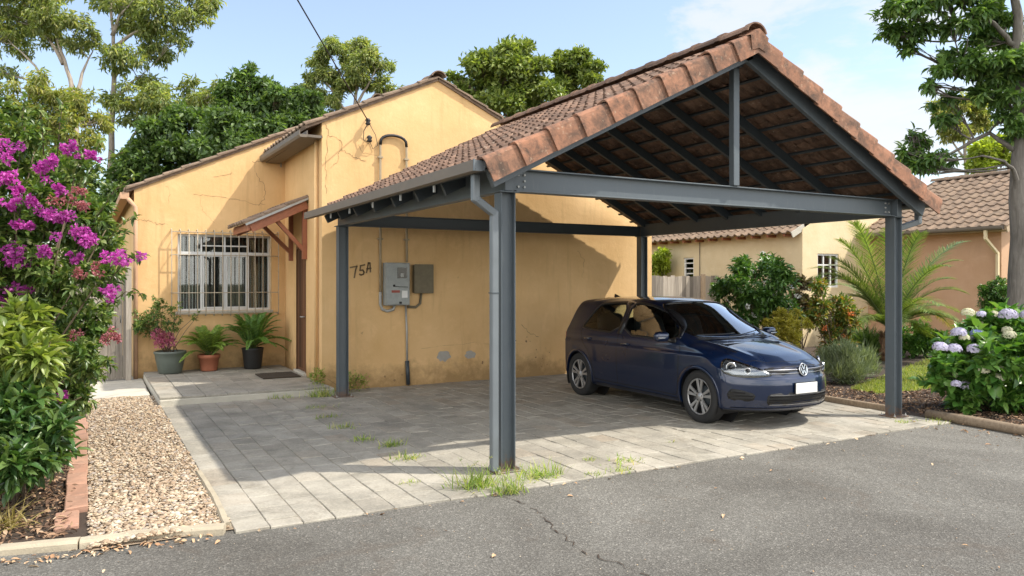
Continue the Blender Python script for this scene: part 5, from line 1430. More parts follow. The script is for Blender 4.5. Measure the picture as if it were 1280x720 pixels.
# magenta flowering bush at the left
bg_, g = bush('bougainvillea', 'huge bougainvillea bush with magenta flowers at the left edge beside the gravel', (-3.95,2.7,0), [(x,y,z,r*1.22) for x,y,z,r in BOUG], 'bougainvillea_leaf', .080, .038, 6200, 8, 1, spread=1.05, up=.1, sub=(8,.48), r0=.016)
for c_ in BOUG[:24:2]:
    d = sph(g,1)[0]; d = np.array([-abs(d[0])-.2, d[1]*.4+.5, abs(d[2])]); d /= np.linalg.norm(d); BFL.append((c_[0]+d[0]*c_[3]*1.35, c_[1]+d[1]*c_[3]*1.35, max(c_[2]+d[2]*c_[3]*1.2,.5), .09))
for i, s in enumerate(BFL):
    x,y,z,r = s; loose = [(x,y,z,r*.5)]+[(x+g.normal(0,r*.6),y+g.normal(0,r*.5),z+g.normal(0,r*.55),r*g.uniform(.2,.42)) for _ in range(7)]
    petals('flower_cluster', loose, 150, .030, .028, 'bougainvillea_bract', g, bg_)
for s in FAD:
    x,y,z,r = s; petals('faded_flower_cluster', [(x+g.normal(0,r*.6),y,z+g.normal(0,r*.5),r*.6) for _ in range(4)], 120, .028, .02, 'faded_bract', g, bg_)
mb = MB(); P = []; D = []
for (x,y,z),(ex,ey,ez) in [((-3.3,2.3,2.5),(-3.15,2.1,3.05)),((-3.5,2.4,2.9),(-3.45,2.2,3.40)),((-3.2,2.3,2.3),(-2.85,2.1,2.75)),((-3.15,2.2,2.0),(-2.85,1.95,2.35)),((-3.1,1.95,1.7),(-2.80,1.75,1.98)),((-3.8,2.5,3.0),(-3.75,2.3,3.45)),((-3.1,2.0,1.5),(-2.78,1.85,1.62)),((-3.35,2.1,2.6),(-2.95,1.95,2.95)),((-3.6,2.2,2.9),(-3.62,2.0,3.3))]:
    A = Vector((x,y,z)); E_ = Vector((ex,ey,ez)); mid = (A+E_)/2+Vector((0,0,.08)); mb.tube([A,mid,E_],[.006,.005,.003],5)
    for k in range(34):
        u = g.random(); p = A*(1-u)**2+mid*2*u*(1-u)+E_*u*u; P.append(p); D.append(g.normal(0,.8,3)+np.array([.15,0,.1]))
mb.build('shoot', M['twig'], bg_)
leaves('shoot_leaves', np.array(P), np.array(D), .075, .032, M['bougainvillea_leaf'], g, bg_, None, LEAF8)
bush('leafy_shrub', 'pale green long-leaved shrub in front of the bougainvillea at the left edge', (-3.75,.95,0), PALE, 'pale_leaf', .125, .046, 420, 8, 2, spread=1.1, up=.6, sub=(5,.5), gap=.45, r0=.006)
bush('leafy_shrub', 'low dark glossy shrub on the mulch below the pale green one', (-3.72,1.25,0), [(-3.62,.75,.55,.22),(-3.56,.85,.40,.15),(-3.72,.65,.30,.24),(-3.85,.75,.7,.26)]+BROAD, 'broad_shrub_leaf', .12, .05, 400, 7, 3, spread=1.1, up=.5, sub=(4,.5), gap=.4, r0=.006)
g = np.random.default_rng(4)
t = thing('grass_clump', 'dry strappy grass clump in the mulch at the lower left corner', 'grass clump', (-3.78,.35,0))
P = np.stack([-3.8+g.normal(0,.08,110),.38+g.normal(0,.1,110),np.full(110,.01)],1); D = np.stack([g.normal(.1,.7,110),g.normal(0,.7,110),g.uniform(.2,.8,110)],1)
leaves('grass_blades', P, D, .26, .011, M['palm_leaf_dry'], g, t, None, BLADE, var=.5)

# hydrangea
hy, g = bush('hydrangea', 'round hydrangea bush with mauve, cream and blue flower heads at the right', (7.3,-.35,0), HYD+[(6.75,-.35,.28,.22),(7.2,-.55,.22,.25),(7.7,-.75,.3,.3)], 'hydrangea_leaf', .14, .095, 820, 6, 5, spread=1.2, up=.6, sub=(6,.5), gap=.3, r0=.007, stem='green_stem', shell=.5)
for c_ in HYD+HYD:
    d = sph(g,1)[0]; d = np.array([d[0], -abs(d[1]), abs(d[2])*.9+.1]); d /= np.linalg.norm(d)
    q_ = np.array(c_[:3])+d*c_[3]*1.12
    if g.random() < .62: HFL.append((['m','c','b','m','c'][int(g.integers(0,5))], q_[0], q_[1], max(q_[2],.25), g.uniform(.055,.09)))
for k, x, y, z, r in HFL:
    n = int(230*(r/.09)**1.6)+20; d = sph(g,n); d[:,2] = np.where(d[:,2] < -.35, -d[:,2], d[:,2])
    P = np.array([x,y,z])+d*np.array([r,r,r*.78])*g.uniform(.86,1.04,(n,1))
    T1 = unit(np.cross(d, sph(g,n))); T2 = np.cross(d, T1)
    PP = np.concatenate([P]*4); DD = np.concatenate([T1,-T1,T2,-T2])+.15*np.concatenate([d]*4); UU = np.concatenate([d]*4)
    leaves('flower_head', PP, DD, .0155, .0155, M[{'m':'hydrangea_mauve','b':'hydrangea_blue','c':'hydrangea_cream','f':'hydrangea_mauve'}[k]], g, hy, None, LEAF4, var=.2, roll=.3, up=UU)

# beds behind the car
vb, g = bush('flowering_shrub', 'tall green shrub with scattered white flowers behind the car bonnet', (7.7,4.2,0), VIB, 'glossy_leaf', .10, .052, 900, 7, 6, spread=1.05, up=.35)
sp_ = []
for i in range(30):
    c_ = VIB[int(g.integers(0,len(VIB)))]; d = sph(g,1)[0]; d[1] = -abs(d[1]); sp_.append((c_[0]+d[0]*c_[3]*1.05,c_[1]+d[1]*c_[3]*1.05,c_[2]+d[2]*c_[3]*1.05,.032))
for s_ in sp_: petals('white_flower', [s_], 140, .04, .03, 'white_petal', g, vb)
bush('dark_shrub', 'small dark reddish shrub between the white-flowered shrub and the croton', (9.5,4.7,0), DARK, 'red_dark_leaf', .085, .045, 260, 6, 7)
bush('yellow_shrub', 'rounded yellow-green bush right behind the car windscreen', (7.5,3.3,0), YEL, 'yellow_bush_leaf', .045, .022, 1100, 6, 8, LEAF4, sub=(7,.42))
ct, g = bush('croton', 'croton bush with orange and green leaves left of the palm', (9.25,3.75,0), CRO, 'croton_leaf', .10, .042, 560, 6, 9)
for c_ in CRO:
    if .7 < c_[2] < 1.25: petals('orange_flower', [(c_[0]-.2*g.random(),c_[1]-c_[3]*.9,c_[2]+g.normal(0,.12),.03)], 120, .045, .03, 'orange_petal', g, ct)
g = np.random.default_rng(41)
t = thing('lavender_bush', 'low grey-green lavender bush right of the car front', 'shrub', (7.95,2.4,0))
n = 5200; P, d, _ = clump_points(balls(LAV,.9), n, g, .15, .2); P[:,2] = np.maximum(P[:,2],.02)
D = d*.55+np.array([0,0,.95])+g.normal(0,.3,(n,3)); leaves('foliage', P, D, .13, .010, M['lavender_leaf'], g, t, None, BLADE, var=.45)
twigs('stem', (7.95,2.4,0), LAV, 'green_stem', t, g, .008, 5)
g = np.random.default_rng(42)
for L_, lab, sd_ in ((UND[:3],'strappy dark green plant at the palm foot, left side',1),(UND[3:],'low leafy green ground shrub right of the palm foot',2)):
    c_ = L_[0]; t = thing('border_plant', lab, 'plant', (c_[0],c_[1],0))
    if sd_ == 1:
        n = 900; P, d, _ = clump_points(balls(L_,.7), n, g, .1, .2); P[:,2] *= .6
        leaves('foliage', P, d*.6+np.array([0,0,.8])+g.normal(0,.35,(n,3)), .38, .028, M['broad_leaf_dark'], g, t, None, BLADE, var=.4)
    else:
        n = 420; P, d, _ = clump_points(subclumps(L_,6,.5,g), n, g, .3, .2); P, D = sprig(P, d+np.array([0,0,.5]), 6, .1, g); leaves('foliage', P, D, .11, .05, M['hydrangea_leaf'], g, t, None, LEAF8)
    twigs('stem', (c_[0],c_[1],0), L_, 'green_stem', t, g, .008, 3)
bush('clipped_shrub', 'small round clipped shrub against the peach wall beside the tree trunk', (12.85,2.68,0), TOP, 'glossy_leaf', .07, .035, 420, 6, 10, sub=(6,.5))
bush('pale_bush', 'pale green bush behind the paling fence beside the rear carport post', (12.42,12.7,0), HEDGE, 'lime_leaf', .11, .05, 420, 6, 11)

# palm
g = np.random.default_rng(15)
pc = np.array([11.85,4.29,.55]); t = thing('young_palm', 'young feather palm with arching fronds in front of the neighbour houses', 'palm', (11.85,4.29,0))
mb = MB(); mb.tube([(11.85,4.29,0),(11.86,4.29,.25),(11.85,4.29,.5),(11.85,4.29,.72)],[.17,.19,.17,.08],12)
for k in range(60):
    a = g.uniform(0,6.28); z = g.uniform(.02,.55); q = pc*[1,1,0]+np.array([math.cos(a)*.16,math.sin(a)*.16,z]); mb.tube([q,q+np.array([math.cos(a)*.06,math.sin(a)*.06,.13])],[.03,.008],4)
mb.build('trunk', M['palm_bark'], t)
def frond(name, c0, tip, m, g, t, ll, droop=.35, nl=62, wl=.030, rach='green_stem'):
    c0 = Vector(c0); tip = Vector(tip); L = (tip-c0).length; mid = (c0+tip)/2+Vector((0,0,droop*L)); mb = MB()
    B = lambda u: c0*(1-u)**2+mid*2*u*(1-u)+tip*u*u
    mb.tube([B(u) for u in np.linspace(0,1,12)], list(np.linspace(.016,.003,12)*(L/2)), 5)
    P = []; D = []; UPs = []; Ls = []
    out = Vector((tip.x-c0.x,tip.y-c0.y,0)); out = out.normalized() if out.length > .01 else Vector((1,0,0))
    for k in range(nl):
        u = .10+.90*k/(nl-1); p = B(u); tg = (B(min(1,u+.02))-B(max(0,u-.02))).normalized(); sd = tg.cross(Vector((0,0,1)))
        sd = sd.normalized() if sd.length > .15 else out.cross(Vector((0,0,1))).normalized(); un = sd.cross(tg)
        for s in (-1,1):
            d = sd*s*.75+tg*(.62+.25*u)+un*.28+Vector(g.normal(0,.07,3))+Vector((0,0,-.15)); P.append(p); D.append(d); Ls.append(ll*(math.sin(PI*(.14+.80*u))**.7)); UPs.append(un)
    fo = leaves(name, np.array(P), np.array(D), np.array(Ls), wl, M[m], g, t, None, LEAF8 if wl > .018 else BLADE, var=.12, up=np.array(UPs), roll=.3)
    mb.build('rachis', M[rach], fo)
for i, tp in enumerate(TIPS):
    dry = i in (10,); frond('dry_frond' if dry else 'frond', pc+np.array([0,0,.1]), tp, 'palm_leaf_dry' if dry else 'palm_leaf', g, t, .46, .30 if tp[2] > 2.2 else .46, 84, .017)
for k in range(22):
    a = g.uniform(0,6.28); q_ = g.uniform(1.2,1.7); e = pc+np.array([math.cos(a)*q_,math.sin(a)*q_,g.uniform(.1,1.7)]); frond('frond', pc+np.array([0,0,.1]), e, 'palm_leaf', g, t, .40, .4, 60, .017)

# pots on the porch
def pot(t, x, y, z, prof, m, soilr, soilz):
    mb = MB(); mb.lathe((x,y,z),(0,0,1),prof,32); mb.build('pot', M[m], t)
    mb = MB(); mb.lathe((x,y,z),(0,0,1),[(0,soilz+.012),(soilr*.6,soilz+.008),(soilr,soilz)],20); mb.build('soil', M['soil'], t)
zp = .137
t = thing('potted_plant', 'grey-green glazed pot with leggy shrub and pink flowers by the house corner', 'potted plant', (-1.98,8.40,zp))
pot(t, -1.98,8.40,zp, [(0,.0),(.175,.0),(.19,.02),(.235,.25),(.25,.335),(.262,.345),(.265,.375),(.25,.385),(.235,.375),(.225,.31)], 'green_glaze', .23,.33)
g = np.random.default_rng(51); sb = (-1.98,8.40,zp+.33)
P, d, _ = clump_points(subclumps(PT1,5,.55,g), 300, g, .2, .2); P, D = sprig(P, d+np.array([0,0,.2]), 5, .05, g); leaves('foliage', P, D, .055, .026, M['bougainvillea_leaf'], g, t, None, LEAF8)
twigs('stem', sb, PT1, 'twig', t, g, .008, 2); petals('pink_flowers', PT1F, 170, .035, .03, 'pink_petal', g, t)
def fern(x, y, prof, m, lab, leaf, n, L, zt, seed):
    g = np.random.default_rng(seed); t = thing('potted_fern', lab, 'potted plant', (x,y,zp)); pot(t, x, y, zp, prof, m, prof[3][0]*.9, zt-.03)
    for k in range(n):
        a = 2*PI*k/n*2.38+g.normal(0,.2); el = g.uniform(-.15,1.15); r = L*g.uniform(.8,1.1)
        c_ = np.array([x,y,zp+zt])+g.normal(0,.03,3)*[1,1,.1]
        if y+math.sin(a)*r*math.cos(el) > 8.74: el = 1.05
        tip = c_+np.array([math.cos(a)*r*math.cos(el),math.sin(a)*r*math.cos(el),r*math.sin(el)*.95])
        tip[1] = min(tip[1], 8.76)
        frond('frond', c_, tip, leaf, g, t, .085, .38, 42, .0182)
fern(-1.34,8.46,[(0,0),(.135,0),(.14,.02),(.17,.22),(.19,.225),(.195,.285),(.18,.29),(.165,.27)],'terracotta','bright green fern in a terracotta pot, middle of the three porch pots','fern_leaf',48,.56,.28,61)
fern(-.60,8.40,[(0,0),(.14,0),(.15,.02),(.185,.34),(.195,.37),(.185,.38),(.17,.37)],'black_pot','largest fern in a black pot at the right end under the window','fern_leaf_dark',50,.70,.37,62)
# =================================================================== TREES (u along the street, w away from it, h up; metres from the trunk's foot)
LD = np.array([.872,-.489,0.]); FD = np.array([.489,.872,0.])
def tree(name, label, base, clumps, paths, leaf, bark, L, W, n, style, tr, seed):
    g = np.random.default_rng(500+seed); B = np.array([base[0],base[1],0.])
    t = thing(name, label, 'tree', (base[0],base[1],0))
    X = lambda u, w, h: B+LD*u+FD*w+np.array([0,0,h])
    mb = MB(); nodes = []
    hmax = max(p[1] for p in paths[0])
    for k, pa in enumerate(paths):
        w = 0.0; dw = 0 if k == 0 else g.uniform(-.35,.35); q = []; rs = []
        m = len(pa)
        if k == 0 and pa[0][1] > .3: pa = [(pa[0][0],0.0)]+list(pa); m += 1
        for i in range(m):
            for s in range(3 if i < m-1 else 1):
                f = s/3; a = pa[i]; e = pa[min(i+1,m-1)]
                u, h = a[0]+(e[0]-a[0])*f, a[1]+(e[1]-a[1])*f
                pr = (i+f)/max(m-1,1); q.append(X(u+g.normal(0,.02), dw*pr*1.5, h)); r0 = tr if k == 0 else tr*(.5 if style != 'spray' else .26)
                rs.append(max(.018, r0*(1-.78*pr)*(1.25 if (k == 0 and i == 0 and s == 0) else 1)))
        mb.tube(q, rs, 9 if k == 0 else 7); nodes += [(v, rr_) for v, rr_ in zip(q, rs)]
    NP = np.array([v for v, _ in nodes]); sub = []
    for c in clumps:
        C = X(*c[:3])
        below = NP[:,2] < C[2]-.2*c[3]; dist = np.linalg.norm(NP-C, axis=1)+np.where(below, 0, 3)+np.abs(NP[:,2]-C[2]+c[3])*.3
        i = int(dist.argmin()); A = NP[i]; r0 = min(nodes[i][1]*.6, .05)
        mid = (A+C)/2+np.array([g.normal(0,.1),g.normal(0,.1),-.12*np.linalg.norm(C-A)])
        q = [A*(1-s)**2+2*mid*s*(1-s)+C*s*s for s in np.linspace(0,1,6)]
        mb.tube(q, list(np.linspace(min(r0,.05 if style != 'spray' else .028),.012,6)), 5)
        k = 13 if style != 'spray' else 9
        for j in range(k):
            d = sph(g,1)[0]; d[2] = abs(d[2])*.9-.25 if style != 'droop' else d[2]*.8
            e = C+d*c[3]*g.uniform(.4,1.25 if style == 'spray' else 1.12)*np.array([1,1,.85]); sr = c[3]*(g.uniform(.12,.28) if style == 'droop' else g.uniform(.18,.36))
            sub.append((*e, sr*1.15, sr*1.15, sr*(.8 if style != 'droop' else .95)))
            s0 = q[int(g.integers(2,6))]; mb.tube([s0,(s0+e)/2+g.normal(0,.04,3),e], [.012,.008,.005], 4)
    mb.build('trunk', M[bark], t)
    if style == 'spray':
        k = 7; n = int(n*.95); m = n//k; P, D, _ = clump_points(sub, m, g, .15, .35)
        A = D+np.array([0,0,.15])+g.normal(0,.4,(m,3)); P, D = sprig(P, A, k, L, g, 1.0, .5); D[:,2] -= .35
        leaves('crown', P, D, L, W, M[leaf], g, t, None, LEAF8, var=.4)
    else:
        n = int(n*1.25); C_ = np.array(sub); w_ = (C_[:,3]**2); ix = g.choice(len(C_), n, p=w_/w_.sum()); off = g.normal(0,.62,(n,3)); P = C_[ix,:3]+off*C_[ix,3:6]; D = unit(off)
        if style == 'droop': Dv = D*.55+g.normal(0,.45,(n,3))+np.array([0,0,-.55])
        else: Dv = D*.8+g.normal(0,.5,(n,3))+np.array([0,0,.05])
        leaves('crown', P, Dv, L, W, M[leaf], g, t, None, LEAF4, var=.45, roll=1.2, up=unit(D+np.array([0,0,.7])))
    return t
tree('gum_tree', "tall slender gum tree with pale trunk and airy crown behind the house's left end", (-2.63, 25.71),
  [(1.0,-0.54,9.84,0.76),(1.74,0.43,10.28,0.65),(0.85,0.33,11.31,0.65),(2.03,-0.33,11.4,0.71),(3.06,-0.01,11.51,0.65),(2.68,-0.05,10.63,0.5),(3.56,0.15,11.9,0.53),(1.44,0.36,8.96,0.65),(2.18,-0.64,8.07,0.82),(1.15,-0.59,8.28,0.65),(3.15,0.38,8.75,0.59),(3.85,-0.08,8.28,0.59),(1.59,0.27,11.01,0.53),(2.76,-0.73,7.93,0.76),(3.5,-0.06,7.93,0.59),(0.56,0.25,11.9,0.59),(1.88,-0.46,12.49,0.88),(-0.32,0.75,12.63,0.88),(3.35,0.57,12.63,0.74),(1.29,-0.42,7.63,0.47),(4.38,-0.43,8.66,0.47)],
  [[(0.0,1.9),(0.09,4.4),(0.18,5.72),(0.32,8.22),(0.35,9.69),(0.29,10.87),(0.15,12.63)],[(0.06,5.13),(0.56,6.16),(1.0,7.1),(1.59,7.69),(2.47,7.99)],[(0.32,8.37),(0.85,8.96),(1.29,9.34)],[(0.32,10.28),(1.0,10.87),(1.88,11.31)],[(0.29,10.72),(0.56,11.46),(1.0,12.04)]], 'gum_leaf', 'gum_bark', 0.204, 0.045, 13860, 'droop', 0.17, 1)
tree('gum_tree', 'tall gum tree at the top left corner, its crown cut by the frame', (-3.42, 23.85),
  [(-2.32,0.57,10.76,0.66),(-1.5,0.56,11.04,0.66),(-0.6,-0.6,10.54,0.71),(0.14,-0.39,10.49,0.49),(-1.09,0.32,10.08,0.49),(-0.14,0.2,9.81,0.44),(0.33,0.12,10.0,0.38),(-2.4,-0.14,9.89,0.38),(-1.97,0.06,9.53,0.27),(-3.0,0.17,10.22,0.82),(-3.28,0.17,11.31,1.09),(-0.82,-0.47,11.45,0.71),(-2.18,-0.11,11.86,0.82),(-2.59,-0.08,8.85,0.38),(-3.14,0.23,8.3,0.55)],
  [[(0.11,1.89),(0.05,4.75),(-0.14,6.94),(-0.27,8.3),(-0.55,9.26),(-0.87,10.22)],[(-0.22,7.76),(0.0,8.85),(0.22,9.67)],[(-0.11,6.67),(-0.68,7.62),(-1.37,8.99),(-2.05,9.67)],[(-0.55,9.12),(-1.09,9.94),(-1.64,10.63)]], 'gum_leaf', 'gum_bark', 0.187, 0.045, 9900, 'droop', 0.16, 2)
tree('gum_tree', 'low light green gum right above the magenta flowering bush', (-3.93, 17.27),
  [(-0.42,-0.25,6.79,0.5),(0.11,0.04,6.58,0.46),(0.63,-0.13,6.37,0.5),(0.95,0.08,5.95,0.42),(-0.21,0.14,5.95,0.59),(0.42,-0.49,5.64,0.59),(-0.74,-0.43,6.16,0.46),(-0.84,0.38,5.32,0.59),(0.95,-0.17,5.32,0.38),(0.11,-0.3,4.9,0.59),(-1.16,0.5,5.64,0.53),(-1.68,-0.04,5.11,0.63),(-0.63,0.41,4.59,0.63)],
  [[(0.11,1.86),(0.06,3.85),(-0.04,5.11),(0.0,6.16)],[(0.04,4.27),(0.42,5.11),(0.74,5.95)],[(0.04,4.27),(-0.53,5.11),(-0.74,5.95)]], 'gum_leaf_light', 'gum_bark', 0.145, 0.036, 12600, 'droop', 0.13, 3)
tree('broadleaf_tree', "dark green bushy tree behind the gum trunk and the house's left roof end", (-0.08, 23.13),
  [(-1.28,-0.34,6.43,0.68),(-0.57,-0.52,7.0,0.68),(0.14,-0.15,7.28,0.74),(-0.57,-0.6,6.0,0.91),(-1.56,-0.66,5.58,0.79),(0.43,-0.18,6.29,0.96),(-2.41,0.5,5.3,0.62),(-0.14,0.65,5.15,1.13),(-1.99,0.43,4.73,0.85),(1.13,-0.39,6.57,0.74)],
  [[(0.0,1.89),(0.0,4.59),(-0.14,6.29)]], 'broad_leaf_dark', 'brown_bark', 0.2, 0.1, 13000, 'up', 0.16, 4)
tree('broadleaf_tree', 'dark green leafy tree rising above the middle of the sloping house roof', (1.17, 20.14),
  [(-0.39,0.12,7.84,0.53),(0.13,0.21,8.32,0.45),(0.66,0.21,8.18,0.37),(-0.53,0.54,7.26,0.63),(0.26,0.31,7.53,0.68),(1.05,0.47,7.53,0.58),(-0.13,-0.71,6.61,0.79),(0.79,-0.05,6.74,0.74),(1.44,0.45,7.0,0.53),(0.32,0.05,8.71,0.18),(-0.84,0.44,6.74,0.58),(0.0,-0.78,5.69,1.05),(1.18,-0.05,6.08,0.79),(1.31,-0.18,7.79,0.37)],
  [[(0.0,1.88),(0.05,4.64),(0.13,6.74)],[(0.05,5.69),(0.79,6.74)]], 'broad_leaf_dark', 'brown_bark', 0.17, 0.09, 16000, 'up', 0.16, 5)
tree('broadleaf_tree', 'small dark green tree below the rounded gum crown at the house ridge', (3.13, 20.18),
  [(-0.41,0.2,7.76,0.36),(-0.08,0.2,8.09,0.33),(0.27,-0.01,7.49,0.44),(-0.27,-0.22,7.08,0.49),(0.46,-0.26,7.89,0.27),(0.0,0.19,6.67,0.6),(0.68,-0.02,7.21,0.38)],
  [[(0.0,1.89),(0.0,5.85),(-0.08,7.49)]], 'broad_leaf_dark', 'brown_bark', 0.16, 0.09, 8000, 'up', 0.12, 6)
tree('gum_tree', "olive gum tree with rounded airy crown just left of the house's ridge", (6.82, 26.14),
  [(-1.39,-0.18,11.39,0.52),(-0.76,-0.35,11.8,0.52),(0.0,0.18,11.73,0.62),(0.76,-0.48,11.39,0.59),(1.32,0.03,11.04,0.49),(-1.11,-0.16,10.59,0.62),(0.35,-0.53,10.69,0.62),(1.04,0.01,10.24,0.52),(-1.8,-0.34,10.42,0.38),(-0.35,-0.07,10.14,0.55),(-1.56,-0.4,9.72,0.49),(-0.87,-0.38,9.55,0.49),(1.53,-0.05,10.0,0.31),(0.0,0.3,11.11,0.49),(0.52,-0.2,11.98,0.28),(-2.15,-0.15,10.0,0.28),(1.8,0.07,9.65,0.28),(-0.69,0.42,8.86,0.49),(-1.39,0.07,8.68,0.49),(2.08,-0.05,9.9,0.24)],
  [[(-0.28,1.92),(-0.21,6.95),(0.07,8.68),(0.21,10.07),(0.0,11.28)],[(0.0,8.34),(-0.52,9.55),(-1.21,10.42)],[(0.14,9.2),(0.69,10.07),(1.11,10.76)],[(0.0,8.16),(0.52,9.2),(1.21,10.0)]], 'gum_leaf', 'gum_bark', 0.187, 0.050, 14280, 'droop', 0.16, 7)
tree('round_tree', 'dense rounded tree behind the house, larger of the two right of its ridge', (13.82, 23.36),
  [(-2.04,-0.41,11.21,0.79),(-1.25,0.57,11.68,0.64),(-0.36,-0.46,11.82,0.64),(-1.54,0.34,10.5,0.86),(-0.54,-0.68,10.86,0.86),(0.46,-0.31,11.21,0.64),(-2.5,0.62,10.39,0.64),(-2.86,-0.24,10.04,0.43),(0.18,0.23,10.14,0.86),(-0.89,-0.08,9.61,1.0),(0.0,-0.03,12.11,0.29),(-1.96,-0.01,9.61,0.71),(0.89,-0.38,9.96,0.64),(0.0,0.54,9.25,0.86),(-3.21,-0.17,10.75,0.21)],
  [[(0.0,1.93),(0.0,7.11),(-0.25,9.25)],[(0.0,7.82),(-1.43,9.96)],[(0.0,8.18),(0.71,9.96)]], 'round_tree_leaf', 'brown_bark', 0.24, 0.12, 17000, 'up', 0.2, 8)
tree('round_tree', 'smaller rounded tree above the carport roof slope, right of the larger one', (16.81, 23.98),
  [(-0.49,-0.04,11.88,0.61),(0.26,-0.13,12.19,0.53),(0.95,-0.31,11.66,0.45),(-0.11,0.48,11.2,0.68),(0.76,-0.47,11.01,0.49),(-0.76,0.0,10.83,0.53),(0.11,0.52,10.45,0.68),(-0.57,-0.21,12.26,0.26),(1.13,0.02,11.28,0.23)],
  [[(-0.11,1.94),(-0.19,7.42),(-0.38,9.31),(-0.38,10.26)],[(-0.26,8.93),(0.38,10.52)]], 'round_tree_leaf', 'brown_bark', 0.23, 0.11, 9000, 'up', 0.16, 9)
tree('gum_tree', 'thin pale gum tree behind the big leafy tree at the right', (32.96, 14.91),
  [(-0.95,0.08,9.5,0.57),(-0.19,-0.08,10.07,0.61),(0.64,0.08,9.69,0.53),(-0.57,-0.3,8.75,0.53),(-1.13,0.23,10.07,0.38),(0.38,0.28,8.93,0.45),(1.13,0.16,9.31,0.53)],
  [[(0.0,1.94),(0.11,6.86),(0.0,8.37),(-0.38,9.69)],[(0.04,7.8),(0.57,9.12)],[(0.08,7.42),(-0.95,8.75)]], 'gum_leaf_light', 'gum_bark', 0.221, 0.063, 6000, 'droop', 0.14, 10)
tree('lime_tree', "lime green tree behind the neighbour's brown tiled roof", (32.04, 13.14),
  [(-0.36,-0.05,7.46,0.5),(0.29,0.06,7.75,0.5),(-0.07,0.41,6.93,0.5),(-0.64,-0.02,6.75,0.36),(0.54,0.01,7.11,0.43),(0.79,0.06,7.82,0.36)],
  [[(0.0,1.93),(0.0,7.11)]], 'lime_leaf', 'brown_bark', 0.22, 0.13, 4500, 'up', 0.14, 11)
tree('broadleaf_tree', "far dark green tree top beside the carport's right eave", (34.98, 18.37),
  [(-0.63,-0.02,8.05,0.38),(-1.26,0.08,7.84,0.25),(0.0,0.12,7.84,0.38),(0.63,-0.23,7.84,0.34)],
  [[(0.0,1.96),(0.0,7.63)]], 'round_tree_leaf', 'brown_bark', 0.22, 0.12, 2500, 'up', 0.14, 12)
tree('street_tree', 'large leafy tree with grey trunk at the right edge behind the hydrangea', (10.62, 1.08),
  [(-2.09,-0.3,6.23,0.33),(-1.82,0.23,5.98,0.33),(-2.16,0.14,6.01,0.19),(-1.68,0.29,5.78,0.22),(-1.61,-0.4,6.32,0.33),(-1.2,-0.34,6.46,0.33),(-0.93,-0.33,6.12,0.25),(-0.66,-0.29,6.26,0.27),(-0.38,0.27,5.91,0.3),(-1.27,-0.31,5.91,0.22),(-1.07,0.03,5.51,0.27),(-1.27,-0.27,5.23,0.25),(-0.79,-0.28,5.3,0.36),(-0.45,-0.09,5.16,0.36),(-1.0,0.32,4.89,0.25),(-1.47,0.06,5.1,0.14),(-1.68,-0.23,4.99,0.12),(-0.66,-0.24,4.82,0.27),(-0.25,-0.37,4.75,0.27),(-1.07,0.23,4.55,0.16),(-1.75,0.26,3.93,0.22),(-1.47,0.26,4.14,0.22),(-1.68,0.17,4.28,0.14),(-1.27,0.21,3.87,0.22),(-1.84,0.28,3.73,0.16),(-1.47,0.28,3.73,0.25),(-0.04,-0.38,5.3,0.41),(0.23,0.64,5.85,0.48),(0.37,-0.02,4.89,0.41),(-0.18,0.33,6.26,0.34),(-0.59,0.1,6.8,0.41),(-1.27,-0.11,6.87,0.41),(0.23,-0.32,6.94,0.61),(-1.95,-0.08,6.64,0.3),(-0.11,-0.14,4.28,0.19),(-0.38,-0.24,4.48,0.16),(0.51,0.5,4.21,0.41),(0.78,0.63,5.3,0.55)],
  [[(0.0,0.08),(0.0,1.2),(0.01,3.12),(0.04,4.75),(-0.01,5.71),(-0.04,6.53),(-0.07,7.21)],[(0.01,3.12),(-0.15,3.59),(-0.45,3.73),(-0.86,3.8)],[(0.03,4.48),(-0.38,5.03),(-0.72,5.23)],[(-0.01,5.71),(-0.31,5.98),(-0.52,6.19),(-0.79,6.32),(-1.2,6.5),(-1.68,6.26)],[(-0.52,6.19),(-1.07,6.53)],[(-1.2,6.5),(-0.93,6.12),(-0.83,5.91)],[(0.01,3.93),(-0.45,4.28),(-1.07,3.93),(-1.54,3.93)],[(-0.01,5.57),(0.37,5.98)]], 'street_tree_leaf', 'grey_bark', 0.135, 0.06, 15000, 'spray', 0.19, 13)
tree('broadleaf_tree', 'dark green thicket tree low behind the side gate and gum trunk', (-2.2,22.5),
  [(-1.2,.2,3.6,1.0),(-.2,-.2,3.5,1.0),(-1.9,.3,2.4,1.2),(.1,.2,2.4,1.0),(-3.0,-.1,3.4,1.0),(-3.1,.2,2.0,1.3),(-4.4,0,2.2,1.4),(-.5,.2,4.5,.7),(-5.8,.3,2.6,1.4),(-5.0,.4,3.6,1.0),(-1.9,0,4.4,.7)],
  [[(0,0),(-.3,1.5),(-.6,3.0)],[(-.2,1.2),(-1.6,2.0),(-3.0,2.6)],[(-1.6,2.0),(-4.2,1.8),(-5.2,2.4)]], 'broad_leaf_dark', 'brown_bark', .16, .08, 24000, 'up', 0.14, 14)
# =================================================================== NEIGHBOUR HOUSES AND FENCE
rn = random.Random(55)
def nslope(P0, V, lu, L, parent, m='grey_tile', name='roof', amp=1.25):
    b = MB(); tile_slope(b, P0, (0,1,0), V, lu, L, .26, .34, rn, amp); return b.build(name, M[m], parent)
